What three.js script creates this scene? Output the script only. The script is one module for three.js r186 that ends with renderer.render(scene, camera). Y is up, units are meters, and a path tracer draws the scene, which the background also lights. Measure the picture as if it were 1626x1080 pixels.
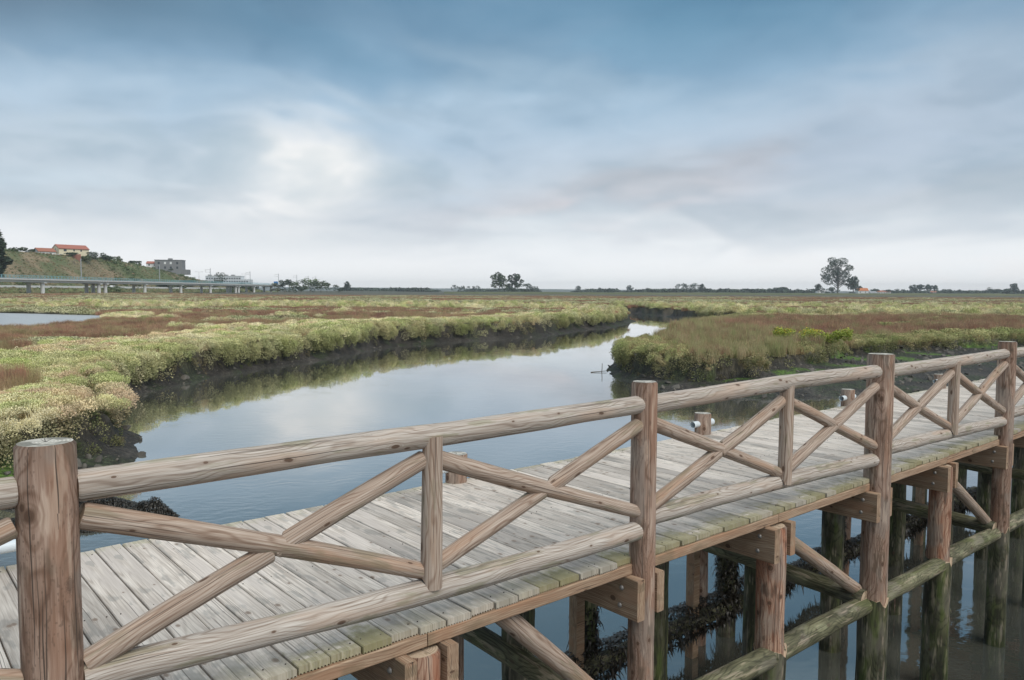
import * as THREE from 'three';
import { mergeGeometries } from 'three/addons/utils/BufferGeometryUtils.js';

// ---------------------------------------------------------------- camera, sky, sun, exposure
const scene = new THREE.Scene();
const EYE = 1.7377, WATER = -2.62;
const camera = new THREE.PerspectiveCamera(2 * Math.atan(540 / 1226.744) * 180 / Math.PI, 1024 / 680, 0.1, 12000);
camera.rotation.order = 'YXZ';
camera.position.set(0, EYE, 0);
camera.rotation.set(-0.0632, 0, 0.0038);
const renderer = new THREE.WebGLRenderer({ antialias: true });
renderer.toneMapping = THREE.LinearToneMapping;
renderer.toneMappingExposure = 1.5;
renderer.shadowMap.enabled = true;

// seeded random numbers and periodic value noise
function rng(seed) { let s = seed >>> 0; return () => { s = (s + 0x6D2B79F5) | 0; let t = Math.imul(s ^ (s >>> 15), 1 | s); t = (t + Math.imul(t ^ (t >>> 7), 61 | t)) ^ t; return ((t ^ (t >>> 14)) >>> 0) / 4294967296; }; }
const TAB = new Float32Array(65536); { const r = rng(7); for (let i = 0; i < 65536; i++) TAB[i] = r(); }
const lat = (x, y, s) => TAB[((x * 73 + y * 40503 + s * 9973) ^ (x * 3571 >> 3) ^ (y * 1237 >> 2)) & 65535];
function vn(x, y, s = 0, px = 0, py = 0) {            // value noise 0..1, px/py: periods in cells
  let i = Math.floor(x), j = Math.floor(y); const f = x - i, g = y - j;
  let i1 = i + 1, j1 = j + 1;
  if (px) { i = ((i % px) + px) % px; i1 = ((i1 % px) + px) % px; }
  if (py) { j = ((j % py) + py) % py; j1 = ((j1 % py) + py) % py; }
  const u = f * f * (3 - 2 * f), v = g * g * (3 - 2 * g);
  const a = lat(i, j, s), b = lat(i1, j, s), c = lat(i, j1, s), d = lat(i1, j1, s);
  return a + (b - a) * u + (c - a) * v + (a - b - c + d) * u * v;
}
function fbm(x, y, s = 0, o = 4, px = 0, py = 0) { let a = 0.5, t = 0, n = 0; for (let k = 0; k < o; k++) { t += a * vn(x, y, s + k * 17, px, py); n += a; a *= 0.5; x *= 2; y *= 2; px *= 2; py *= 2; } return t / n; }
const clamp = (x, a = 0, b = 1) => Math.min(b, Math.max(a, x));
const smooth = (a, b, x) => { const t = clamp((x - a) / (b - a)); return t * t * (3 - 2 * t); };
const lerp = (a, b, t) => a + (b - a) * t;
const lin = c => { c /= 255; return c <= 0.04045 ? c / 12.92 : ((c + 0.055) / 1.055) ** 2.4; };
const mix3 = (a, b, t) => [lerp(a[0], b[0], t), lerp(a[1], b[1], t), lerp(a[2], b[2], t)];

function makeSky() {
  const W = 2048, H = 1024, data = new Float32Array(W * H * 4);
  const keys = [[-90, 120, 130, 128], [-1, 232, 235, 236], [0, 248, 249, 249], [2, 241, 243, 245], [4.2, 218, 224, 229], [6.5, 193, 203, 212], [9, 183, 199, 211], [12, 169, 190, 208], [14.4, 164, 188, 208], [17.2, 132, 164, 190], [20.5, 104, 142, 170], [25, 106, 144, 170], [34, 150, 178, 196], [50, 206, 217, 224], [90, 224, 231, 236]]
    .map(k => [k[0], ...[1, 2, 3].map(i => lin(k[i]) / (k[0] < 30 ? 1.36 : 1.3))]);
  // broad cloud masses seen in the photograph: azimuth, height, half widths (degrees), tilt, strength, colour
  const blobs = [
    [-14.5, 9.2, 3.8, 3, 0, 0.8, [244, 243, 240]], [-13, 8.2, 2.4, 1.8, 0, 0.5, [248, 246, 242]], [-17, 7, 6, 2.6, 0, 0.45, [232, 235, 237]], [-28, 8.4, 10, 2, 0, 0.7, [180, 197, 210]],
    [-27, 20.3, 12, 3, 0.1, 0.72, [86, 110, 130]], [-8, 17.5, 9, 2.2, 0.06, 0.3, [116, 150, 176]],
    [-33, 21, 6, 5, 0, 0.55, [84, 92, 104]],
    [3, 9.5, 8, 3.2, -0.12, 0.4, [162, 182, 203]], [18, 9.5, 15, 3.4, -0.22, 0.66, [166, 180, 196]], [31, 10.5, 10, 5.4, -0.1, 0.6, [160, 177, 195]],
    [7, 7.2, 8, 1.2, -0.1, 0.7, [194, 190, 194]], [15, 8.4, 6, 1.4, -0.25, 0.5, [198, 194, 198]],
    [24, 5.5, 14, 1.3, -0.02, 0.5, [176, 186, 196]], [26, 3, 14, 0.8, 0, 0.5, [238, 240, 242]], [8, 19, 14, 4, 0, 0.35, [96, 142, 170]], [29, 18.5, 7, 2.5, 0, 0.25, [118, 152, 178]],
    [30, 0.8, 16, 0.7, 0, 0.4, [240, 233, 231]],
  ].map(b => [...b.slice(0, 6), b[6].map(v => lin(v) / 1.36)]);
  for (let j = 0; j < H; j++) {
    const el = ((j + 0.5) / H - 0.5) * 180, e = el * Math.PI / 180, sy = Math.sin(e), cy = Math.cos(e);
    for (let i = 0; i < W; i++) {
      const th = ((i + 0.5) / W - 0.5) * 2 * Math.PI, dx = Math.cos(th) * cy, dz = Math.sin(th) * cy;
      const az = Math.atan2(dx, -dz) * 180 / Math.PI;
      const q = 1 / (Math.max(sy, 0) + 0.16), u = dx * q, v = dz * q;
      const w1 = fbm(u * 1.1 + 5, v * 1.1 + 9, 3, 4), w2 = fbm(u * 1.1 + 31, v * 1.1 + 2, 8, 4);
      const n = fbm(u * 1.5 + w1 * 2.2, v * 1.5 + w2 * 2.2, 21, 6) - 0.5, m = fbm(u * 0.7 + 3, v * 0.7 + 7, 40, 3) - 0.5;
      const ee = el + (el > 0 ? n * 12 * smooth(0, 9, el) + m * 5 * smooth(0, 10, el) : 0);
      let k = 1; while (k < keys.length - 1 && keys[k][0] < ee) k++;
      const A = keys[k - 1], B = keys[k], t = clamp((ee - A[0]) / (B[0] - A[0]));
      let c = [lerp(A[1], B[1], t), lerp(A[2], B[2], t), lerp(A[3], B[3], t)];
      for (const [ba, be, wa, we, tilt, str, col] of blobs) {
        const da = az - ba + n * 14 + m * 4; if (Math.abs(da) > wa * 3) continue;
        const de = el - be + tilt * (az - ba) + n * 5.5, g = (da / wa) ** 2 + (de / we) ** 2;
        if (g < 7) c = mix3(c, col, str * Math.exp(-g * 0.9));
      }
      { // long cloud bases low over the horizon, brighter sky under them
        const bs = lerp(6.1, 3.5, smooth(11, 17, az)) + n * 2.2 + m * 2, st = smooth(-6, 2, az) * smooth(75, 50, az) * 0.42, hi = smooth(bs + 6, bs + 0.4, el) * smooth(bs - 0.5, bs + 0.6, el), lo = smooth(bs + 0.2, bs - 0.8, el) * smooth(-0.5, 1, el);
        c = mix3(c, [0.4, 0.45, 0.5], st * hi); c = mix3(c, [0.66, 0.685, 0.7], st * lo * 0.8);
        const bl = 7.4 + n * 4, sl = smooth(-20, -24, az) * smooth(-75, -55, az) * 0.4, hl = smooth(bl + 3.5, bl + 1, el) * smooth(bl - 1, bl + 0.6, el); c = mix3(c, [0.34, 0.4, 0.46], sl * hl);
      }
      if (el > 0) { const n3 = fbm(u * 5 + w2 * 3, v * 5 + w1 * 3, 33, 5) - 0.5, ed = smooth(-0.05, 0.09, n + 0.35 * n3) - 0.5, s = 1 + (n * 0.42 + n3 * 0.24 + ed * 0.05) * smooth(1, 8, el); c = c.map((x, z) => x * (s + (s - 1) * (z === 0 ? 0.35 : z === 2 ? -0.2 : 0))); }
      const o = (j * W + i) * 4; data[o] = c[0]; data[o + 1] = c[1]; data[o + 2] = c[2]; data[o + 3] = 1;
    }
  }
  const t = new THREE.DataTexture(data, W, H, THREE.RGBAFormat, THREE.FloatType);
  t.mapping = THREE.EquirectangularReflectionMapping; t.magFilter = t.minFilter = THREE.LinearFilter; t.wrapS = THREE.RepeatWrapping; t.needsUpdate = true;
  return t;
}
scene.background = makeSky(); scene.environment = scene.background;
const sun = new THREE.DirectionalLight(new THREE.Color().setRGB(1, 0.94, 0.86), 1.5);
sun.position.set(52, 78, 34); sun.target.position.set(0, 0, -20); sun.castShadow = true; sun.shadow.radius = 70;
sun.shadow.mapSize.set(2048, 2048); Object.assign(sun.shadow.camera, { left: -60, right: 60, top: 60, bottom: -60, near: 1, far: 300 });
scene.add(sun, sun.target);

// ---------------------------------------------------------------- naming helpers
const taken = {};
const numbered = n => { const k = taken[n] = (taken[n] ?? -1) + 1; return k ? `${n}_${String(k).padStart(3, '0')}` : n; };
function mesh(name, g, m, parent = null) {
  const o = new THREE.Mesh(g, m); o.name = parent ? name : numbered(name); o.castShadow = o.receiveShadow = true; (parent || scene).add(o); return o;
}
function tag(o, label, category, group, kind) { o.userData.label = label; o.userData.category = category; if (group) o.userData.group = group; if (kind) o.userData.kind = kind; return o; }
function thing(name, label, category, p = [0, 0, 0], turn = 0, group) { const o = new THREE.Group(); o.name = numbered(name); o.position.set(...p); o.rotation.y = turn; scene.add(o); return tag(o, label, category, group); }
const structure = (o, label, category) => tag(o, label, category, null, 'structure');
function geo(pos, uv, idx, nor, col) {
  const g = new THREE.BufferGeometry(); g.setAttribute('position', new THREE.BufferAttribute(new Float32Array(pos), 3));
  if (uv) g.setAttribute('uv', new THREE.BufferAttribute(new Float32Array(uv), 2));
  if (col) g.setAttribute('color', new THREE.BufferAttribute(new Float32Array(col), 3));
  if (idx) g.setIndex(idx);
  if (nor) g.setAttribute('normal', new THREE.BufferAttribute(new Float32Array(nor), 3)); else g.computeVertexNormals();
  return g;
}
const flat = g => { const h = g.index ? g.toNonIndexed() : g; h.computeVertexNormals(); return h; };
const box = (x0, x1, y0, y1, z0, z1) => new THREE.BoxGeometry(x1 - x0, y1 - y0, z1 - z0).translate((x0 + x1) / 2, (y0 + y1) / 2, (z0 + z1) / 2);
const rgb = (r, g, b) => new THREE.Color().setRGB(r, g, b);
const std = (r, g, b, o = {}) => new THREE.MeshStandardMaterial({ color: rgb(r, g, b), roughness: 0.85, ...o });

// ---------------------------------------------------------------- computed textures
function dataTex(arr, w, h, srgb) {
  const t = new THREE.DataTexture(arr, w, h, THREE.RGBAFormat); t.wrapS = t.wrapT = THREE.RepeatWrapping; t.magFilter = THREE.LinearFilter; t.minFilter = THREE.LinearMipmapLinearFilter; t.generateMipmaps = true;
  if (srgb) t.colorSpace = THREE.SRGBColorSpace; t.needsUpdate = true; return t;
}
// wood seen along the grain; v runs along it. Colours are sRGB 0..255. U, V: size of the tile in metres
function woodTex({ w = 512, h = 1024, U = 0.6, V = 2, seed, light, dark, tint, knots = 9, cracks = 22, ring = 16, blotch = 0.5, spots = 0, stain = [90, 95, 70], stainAmount = 0.2 }) {
  const r = rng(seed), map = new Uint8Array(w * h * 4), bump = new Uint8Array(w * h * 4);
  const K = Array.from({ length: knots }, () => [r() * U, r() * V, 0.007 + r() * 0.011, r() * 6]);
  const C = Array.from({ length: cracks }, () => [r() * U, r() * V, 0.12 + r() * 0.45, 0.0006 + r() * 0.0012, r() * 99]);
  const S = Array.from({ length: spots }, () => [r() * U, r() * V, 0.004 + r() * 0.014, 0.5 + r()]);
  const wrap = (d, L) => d - L * Math.round(d / L);
  for (let j = 0; j < h; j++) {
    const y = (j + 0.5) / h * V;
    const cx = C.map(c => { const d = wrap(y - c[1], V); return Math.abs(d) < c[2] ? [c[0] + 0.006 * (vn(y * 6 + c[4], 0.5, 3) - 0.5) * 2, c[3] * (1 - (d / c[2]) ** 2)] : null; }).filter(Boolean);
    for (let i = 0; i < w; i++) {
      const x = (i + 0.5) / w * U, tu = x / U, tv = y / V;
      let ux = 0, kd = 0, kr = 0;
      for (const k of K) {
        const dx = wrap(x - k[0], U), dy = wrap(y - k[1], V); if (Math.abs(dx) > 0.09 || Math.abs(dy) > 0.16) continue;
        const q = Math.hypot(dx / k[2], dy / (k[2] * 1.35)), f = Math.exp(-q * 0.42);
        ux += Math.sign(dx) * k[2] * 1.6 * f * Math.exp(-Math.abs(dy) * 12); kd = Math.max(kd, smooth(1.25, 0.75, q)); kr = Math.max(kr, q < 3.2 ? (0.5 + 0.5 * Math.sin(q * 8 + k[3])) * smooth(3.2, 0.6, q) : 0);
      }
      const xx = (x - ux) / U;
      const warp = fbm(xx * 3, tv * 4, seed, 3, 3, 4);
      const rg = (0.5 + 0.5 * Math.sin(2 * Math.PI * (2 * Math.round(ring) * xx + 8 * warp))) ** 5;
      const fine = 0.55 * vn(xx * 190, tv * 26, seed + 5, 190, 26) + 0.45 * vn(xx * 90, tv * 9, seed + 6, 90, 9), mid = fbm(xx * 38, tv * 5, seed + 9, 3, 38, 5), big = fbm(tu * 5, tv * 6, seed + 14, 4, 5, 6);
      let a = 0.3 * rg + 0.55 * (fine - 0.5) + 0.34 * (mid - 0.5) + 0.22 * (big - 0.5) * 2 * blotch;
      a = clamp(0.34 + a * 1.6);
      let c = mix3(light, dark, a);
      c = mix3(c, tint, smooth(0.5, 0.72, fbm(tu * 6, tv * 4, seed + 30, 4, 6, 4)) * 0.55);
      c = mix3(c, stain, smooth(0.58, 0.74, fbm(tu * 8, tv * 10, seed + 44, 5, 8, 10)) * stainAmount);
      let b = 0.62 - 0.3 * fine - 0.2 * mid - 0.12 * rg;
      if (spots) { const fl = smooth(0.7, 0.86, vn(tu * 110, tv * 150, seed + 70, 110, 150)) * smooth(0.42, 0.62, fbm(tu * 7, tv * 9, seed + 80, 4, 7, 9)); c = mix3(c, [92, 72, 60], fl * 0.4); b -= fl * 0.12; const gr = smooth(0.5, 0.66, fbm(tu * 5, tv * 7, seed + 95, 5, 5, 7)); c = mix3(c, [142, 134, 126], gr * 0.45); const pale = smooth(0.6, 0.72, fbm(tu * 22, tv * 9, seed + 90, 4, 22, 9)); c = mix3(c, [206, 186, 168], pale * 0.45); }
      c = mix3(c, dark, kr * 0.6); c = mix3(c, [84, 62, 48], kd * 0.75); b += kd * 0.12;
      for (const [x0, wd] of cx) { const d = Math.abs(wrap(x - x0, U)); if (d < wd * 2.2) { const f = smooth(wd * 2.2, wd * 0.5, d); c = mix3(c, [52, 44, 38], f * 0.75); b -= f * 0.5; } }
      for (const s of S) { const dx = wrap(x - s[0], U), dy = wrap(y - s[1], V); const q = Math.hypot(dx / s[2], dy / (s[2] * 2.2)); if (q < 1.3) { const f = smooth(1.3, 0.4, q + 0.7 * (vn(x * 300, y * 300, 3) - 0.5)) * 0.35 * s[3]; c = mix3(c, [74, 58, 48], clamp(f)); } }
      const o = (j * w + i) * 4;
      map[o] = c[0]; map[o + 1] = c[1]; map[o + 2] = c[2]; map[o + 3] = 255;
      bump[o] = bump[o + 1] = bump[o + 2] = clamp(b) * 255; bump[o + 3] = 255;
    }
  }
  return { map: dataTex(map, w, h, true), bump: dataTex(bump, w, h, false), U, V };
}
const woodMat = (T, o = {}) => { const m = new THREE.MeshStandardMaterial({ map: T.map, bumpMap: T.bump, bumpScale: 0.0022, roughness: 0.9, ...o }); m.userData.U = T.U; m.userData.V = T.V; return m; };
const TX = {
  rail: woodTex({ seed: 101, light: [200, 192, 183], dark: [136, 121, 109], tint: [180, 156, 138], knots: 12, cracks: 26, ring: 9, stain: [122, 120, 92], stainAmount: 0.4 }),
  brace: woodTex({ seed: 151, light: [190, 174, 160], dark: [130, 107, 91], tint: [172, 138, 113], knots: 10, cracks: 22, ring: 8, stain: [112, 108, 84], stainAmount: 0.35 }),
  post: woodTex({ seed: 211, light: [172, 147, 131], dark: [114, 87, 71], tint: [148, 112, 91], knots: 9, cracks: 20, ring: 7, blotch: 1, spots: 16, stain: [96, 80, 66], stainAmount: 0.6 }),
  pile: woodTex({ seed: 307, light: [194, 162, 140], dark: [120, 80, 61], tint: [164, 100, 71], knots: 12, cracks: 34, ring: 7, blotch: 1.5, spots: 24, stain: [84, 66, 54], stainAmount: 0.7 }),
  beam: woodTex({ seed: 401, light: [182, 158, 134], dark: [130, 101, 79], tint: [164, 124, 96], knots: 7, cracks: 12, ring: 22, stain: [110, 96, 74], stainAmount: 0.4 }),
  wet: woodTex({ seed: 503, light: [128, 126, 98], dark: [62, 62, 44], tint: [92, 100, 56], knots: 5, cracks: 30, ring: 8, blotch: 2, spots: 30, stain: [140, 142, 112], stainAmount: 0.6 }),
  slime: woodTex({ w: 256, h: 512, seed: 557, light: [104, 104, 74], dark: [46, 48, 32], tint: [86, 104, 42], knots: 4, cracks: 10, ring: 5, blotch: 2.4, spots: 40, stain: [52, 50, 38], stainAmount: 0.7 }),
};
const M = {
  rail: woodMat(TX.rail), brace: woodMat(TX.brace), post: woodMat(TX.post), pile: woodMat(TX.pile, { bumpScale: 0.004 }), beam: woodMat(TX.beam), wet: woodMat(TX.wet, { bumpScale: 0.004, roughness: 0.75 }), slime: woodMat(TX.slime, { bumpScale: 0.005, roughness: 0.6 }),
};
// sawn end of a log: growth rings and a few radial splits
function endTex(seed, light, dark, patch) {
  const w = 256, map = new Uint8Array(w * w * 4), r = rng(seed), sp = Array.from({ length: 7 }, () => [r() * 6.283, 0.3 + r() * 0.6]);
  for (let j = 0; j < w; j++) for (let i = 0; i < w; i++) {
    const x = (i / w - 0.5) * 2, y = (j / w - 0.5) * 2, q = Math.hypot(x + 0.06, y - 0.04), th = Math.atan2(y, x);
    let c = mix3(light, dark, clamp(0.25 + 0.3 * Math.sin(q * 46 + 3 * fbm(x * 2 + 9, y * 2 + 9, seed, 3)) + 0.5 * (fbm(x * 12 + 50, y * 12 + 50, seed, 3) - 0.5)));
    c = mix3(c, patch, smooth(0.42, 0.62, fbm(x * 1.6 + 20, y * 1.6 + 20, seed + 3, 4)) * 0.75);
    for (const [a, l] of sp) { const d = Math.abs(Math.atan2(Math.sin(th - a), Math.cos(th - a))) * q; if (d < 0.014 && q < l) c = mix3(c, [40, 36, 32], 0.7); }
    map.set([c[0], c[1], c[2], 255], (j * w + i) * 4);
  }
  const m = new THREE.MeshStandardMaterial({ map: dataTex(map, w, w, true), roughness: 0.95 }); return m;
}
const END = endTex(11, [202, 198, 188], [150, 142, 130], [104, 102, 94]), END2 = endTex(12, [206, 186, 162], [158, 134, 110], [130, 112, 92]);

// two sheets of eight boards, each 0.17 m wide and 2.56 m long: v = 0 is the end towards the handrail
function boardTex(seed, mossy) {
  const w = 1024, h = 2048, map = new Uint8Array(w * h * 4), bump = new Uint8Array(w * h * 4), r = rng(seed);
  const P = Array.from({ length: 8 }, () => ({ s: Math.floor(r() * 900), tone: 0.86 + r() * 0.2, warm: r(), ring: 3 + Math.floor(r() * 6), off: r(), moss: mossy ? 0.5 + r() * 0.7 : r() * 0.22, band: 0.06 + r() * 0.12, far: r() * 0.5,
    K: Array.from({ length: 4 + Math.floor(r() * 5) }, () => [r(), r() * 2.56, 0.006 + r() * 0.009]), C: Array.from({ length: 5 + Math.floor(r() * 6) }, () => [r(), r() * 2.56, 0.1 + r() * 0.5, 0.0006 + r() * 0.0012]) }));
  for (let j = 0; j < h; j++) {
    const y = (j + 0.5) / h * 2.56;
    for (let i = 0; i < w; i++) {
      const p = P[i >> 7], t = ((i & 127) + 0.5) / 128, x = t * 0.17;
      let ux = 0, kd = 0, kr = 0;
      for (const k of p.K) { const dx = x - k[0] * 0.17, dy = y - k[1]; if (Math.abs(dy) > 0.15) continue; const q = Math.hypot(dx / k[2], dy / (k[2] * 1.6)); ux += Math.sign(dx) * k[2] * 1.5 * Math.exp(-q * 0.45) * Math.exp(-Math.abs(dy) * 14); kd = Math.max(kd, smooth(1.2, 0.7, q)); if (q < 3) kr = Math.max(kr, (0.5 + 0.5 * Math.sin(q * 7)) * smooth(3, 0.8, q)); }
      const xx = x - ux, warp = fbm(xx * 14 + 9, y * 0.9 + 4, p.s, 3);
      const rg = (0.5 + 0.5 * Math.sin(6.283 * (p.ring * 5 * xx + 5 * warp))) ** 3, fine = vn(xx * 420 + 3, y * 9, p.s + 5), mid = fbm(xx * 90 + 7, y * 2.2, p.s + 9, 3), big = fbm(x * 9 + 2, y * 3, p.s + 14, 4);
      const a = clamp(0.3 + 1.35 * (0.2 * rg + 0.36 * (fine - 0.5) + 0.46 * (mid - 0.5) + 0.36 * (big - 0.5)));
      let c = mix3([225, 215, 204], [154, 142, 131], a); c = mix3(c, [196, 186, 178], 0.7 * p.warm * smooth(0.4, 0.65, fbm(x * 12, y * 2, p.s + 60, 3)));
      c = mix3(c, [146, 142, 136], smooth(0.56, 0.72, fbm(x * 22, y * 7, p.s + 70, 5)) * 0.5);
      c = c.map(v => v * p.tone);
      let b = 0.6 - 0.28 * fine - 0.18 * mid + 0.12 * rg;
      c = mix3(c, [134, 118, 104], kr * 0.3); c = mix3(c, [108, 88, 74], kd * 0.55);
      for (const q of p.C) { const d = Math.abs(y - q[1]); if (d < q[2]) { const e = Math.abs(x - q[0] * 0.17 - 0.004 * (vn(y * 8, 1.5, p.s) - 0.5)), wd = q[3] * (1 - (d / q[2]) ** 2); if (e < wd * 2) { const f = smooth(wd * 2, wd * 0.4, e); c = mix3(c, [72, 64, 58], f * 0.7); b -= f * 0.4; } } }
      // yellow-green algae and dirt that has settled on the outer ends
      const grain = fbm(x * 26, y * 26, p.s + 80, 5), fleck = vn(x * 260, y * 200, p.s + 90);
      const mo = p.moss * smooth(p.band * 1.6, p.band * 0.2, y + (grain - 0.5) * 0.22) * (0.55 + 0.7 * fleck);
      c = mix3(c, mix3([136, 128, 74], [158, 152, 62], fbm(x * 40, y * 40, p.s + 99, 3)), clamp(mo) * 0.62);
      const di = (0.35 + 0.6 * p.moss) * smooth(p.band * 2.2, 0, y + (grain - 0.5) * 0.34); c = mix3(c, [120, 112, 92], clamp(di) * 0.5);
      const fa = p.far * smooth(2.28, 2.43, y + (grain - 0.5) * 0.3); c = mix3(c, [134, 132, 84], fa * 0.6);
      const o = (j * w + i) * 4; map[o] = c[0]; map[o + 1] = c[1]; map[o + 2] = c[2]; map[o + 3] = 255; bump[o] = bump[o + 1] = bump[o + 2] = clamp(b) * 255; bump[o + 3] = 255;
    }
  }
  return new THREE.MeshStandardMaterial({ map: dataTex(map, w, h, true), bumpMap: dataTex(bump, w, h, false), bumpScale: 0.0011, roughness: 0.88 });
}
const BOARD = [boardTex(71, false), boardTex(72, true)];

// ---------------------------------------------------------------- the land: outlines of the water in metres
const CHANNEL = [[-60, 40], [-60, 4], [-40, -1], [-26, -6], [-17, -10.5], [-12.4, -13.6], [-10.4, -15.6], [-10, -17], [-9.65, -19.4], [-10.6, -21.4], [-11.6, -23.4], [-14.6, -28], [-15.6, -32], [-15.5, -35.6], [-14.8, -39], [-13.6, -43], [-12.1, -47.3], [-10.6, -54.5], [-8.9, -61.5], [-5.3, -66], [-1, -70.6], [2.9, -74.8], [8.3, -87.4], [11.6, -92.2], [16, -105], [18.6, -116], [18.4, -127], [12, -142], [0, -165], [-20, -195], [-24, -215], [-12, -218], [4, -190], [17, -170], [24.5, -156], [26.7, -138], [27.6, -122], [30, -109], [38, -102], [60, -101], [95, -108], [95, -98], [60, -90], [36, -90], [26, -88], [20.5, -80], [14, -67], [8.2, -53], [5.6, -45], [5.2, -39.4], [6.6, -34], [8.5, -31.6], [10.6, -31.2], [13, -31.8], [18, -33.5], [26, -38], [40, -47], [62, -60], [100, -80], [130, -80], [130, 40]];
const PONDS = [[[-38, -62], [-48, -57], [-80, -56], [-115, -80], [-104, -104], [-70, -107], [-50, -97], [-41, -75]], [[-74, -141], [-92, -137], [-115, -140], [-112, -154], [-88, -156], [-74, -149]], [[60, -445], [140, -440], [152, -470], [140, -500], [70, -505]], [[300, -440], [390, -430], [400, -470], [310, -480]]], PONDLEVEL = -1.55;
const CREEKS = [[[-170, -214, 1.6], [-110, -208, 1.3], [-60, -219, 1.5], [-10, -214, 1.2], [-22, -200, 1.6]], [[-90, -98, 1.6], [-66, -88, 1.1], [-48, -84, 0.5]], [[95, -135, 1.4], [70, -150, 1.2], [48, -147, 1], [28, -138, 1.4]], [[60, -178, 1.4], [110, -172, 1.8], [190, -188, 1.4]], [[-40, -150, 1], [-10, -158, 1.2], [0, -165, 1.5]], [[-230, -260, 2], [-120, -275, 2], [-20, -262, 2], [90, -280, 2], [240, -262, 2]], [[-95, -140, 1.6], [-60, -150, 1], [-40, -150, 1]], [[-70, -126, 0.8], [-30, -132, 1], [5, -128, 1.1]], [[-190, -240, 1.5], [-90, -236, 1.3], [-20, -244, 1.3], [40, -232, 1.4]], [[50, -205, 1.3], [120, -215, 1.5], [210, -208, 1.5]], [[-30, -180, 1.2], [-70, -170, 0.9], [-120, -168, 1.2]], [[60, -120, 1], [90, -127, 1.1], [130, -121, 1.2]], [[-250, -320, 2.4], [-100, -335, 2.2], [60, -322, 2.4], [260, -340, 2.4]]];
function sdPoly(P, x, z) {
  let d = 1e9, s = 1;
  for (let i = 0, j = P.length - 1; i < P.length; j = i++) {
    const ex = P[j][0] - P[i][0], ez = P[j][1] - P[i][1], wx = x - P[i][0], wz = z - P[i][1], t = clamp((wx * ex + wz * ez) / (ex * ex + ez * ez)), bx = wx - ex * t, bz = wz - ez * t;
    d = Math.min(d, bx * bx + bz * bz);
    const c1 = z >= P[i][1], c2 = z < P[j][1], c3 = ex * wz > ez * wx;
    if ((c1 && c2 && c3) || (!c1 && !c2 && !c3)) s = -s;
  }
  return s * Math.sqrt(d);
}
function shore(x, z) {                                // metres of land to the nearest water, negative in it
  let d = sdPoly(CHANNEL, x, z);
  if (z < -80) { for (const c of CREEKS) for (let i = 1; i < c.length; i++) { const [ax, az, ar] = c[i - 1], [bx, bz, br] = c[i], ex = bx - ax, ez = bz - az, t = clamp(((x - ax) * ex + (z - az) * ez) / (ex * ex + ez * ez)); d = Math.min(d, Math.hypot(x - ax - ex * t, z - az - ez * t) - lerp(ar, br, t)); } }
  const far = smooth(-60, -160, z);
  return d + lerp(0.75, 2.2, far) * (fbm(x * 0.33 + 40, z * 0.33 + 90, 5, 3) - 0.5) + 0.4 * (vn(x * 1.3, z * 1.3, 9) - 0.5) * (1 - far);
}
function pond(x, z) { let d = 99; if (z < -48) for (const p of PONDS) d = Math.min(d, sdPoly(p, x, z)); return d < 20 ? d + 2.4 * (fbm(x * 0.2, z * 0.2, 15, 3) - 0.5) : d; }
const mudWidth = (x, z) => z > -80 ? (x > 5 ? 0.7 + clamp((x - 6.5) * 0.62, 0, 7.5) * smooth(-62, -50, z) : 0.55 + 1.6 * smooth(-21, -16, z)) : 0.9;
function marsh(x, z) { return -1.36 + 0.16 * (fbm(x * 0.12, z * 0.12, 60, 3) - 0.5) * 2 + 0.12 * (vn(x * 0.8, z * 0.8, 61) - 0.5) + 0.5 * smooth(-300, -700, z) + 0.8 * smooth(-650, -1000, z) - 0.3 * smooth(-26, -18, z) * (x < 0 ? 1 : 0) + 0.9 * smooth(-130, -200, x) * smooth(-200, -280, z); }
function height(x, z, d = shore(x, z)) {
  const mw = mudWidth(x, z), g = marsh(x, z);
  if (d < 0) return WATER + Math.max(-1.3, d * 0.55);
  const rise = 0.28 + 0.55 * smooth(1, 6, mw), rough = 0.1 * (fbm(x * 1.6, z * 1.6, 77, 3) - 0.5);
  const mud = WATER + rise * clamp(d / mw) ** 0.8 + rough * clamp(d * 2);
  const y = lerp(mud, g, smooth(mw, mw + 0.3, d)), p = pond(x, z);
  return p < 2.5 ? Math.min(y, lerp(PONDLEVEL - 0.3, g, smooth(-2, 2.5, p))) : y;
}
// what grows at a place: 0 mud, 1 shrubby rim, 2 brown rush, 3 pale turf
function zone(x, z, d) {
  const mw = mudWidth(x, z); if (d < mw + 0.2 || pond(x, z) < 0.6) return 0;
  const e = d - mw, n = fbm(x * 0.045 + 3, z * 0.07 + 8, 120, 4), n2 = fbm(x * 0.2, z * 0.25, 130, 3);
  if (z > -84 && x > 4) { if (x > 8.5 && x < 19 && e < 4) return n2 > 0.7 ? 1 : 2; if (e < (x < 9 ? 0.8 + 2.4 * n2 : x > 19 ? 1 + 2.6 * n2 : 0.35 + 0.9 * n2)) return 1; return n2 > 0.68 && n > 0.5 ? 1 : 2; }
  if (z > -92) { const rim = x < -9 && z > -56 ? 5.6 + 4 * n2 : 4 + 4.5 * n2; if (e < rim) return (Math.hypot(x + 15.6, z + 23.2) < 1.2) ? 2 : 1; return n > 0.66 ? 3 : n2 > 0.7 ? 1 : 2; }
  if (e < 3.5 + 3 * n2 && z > -170) return n2 > 0.66 ? 2 : 1;
  if (z < -330) return n > 0.56 ? 3 : 2;
  return n + 0.25 * (n2 - 0.5) > 0.53 ? 2 : 3;
}
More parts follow.
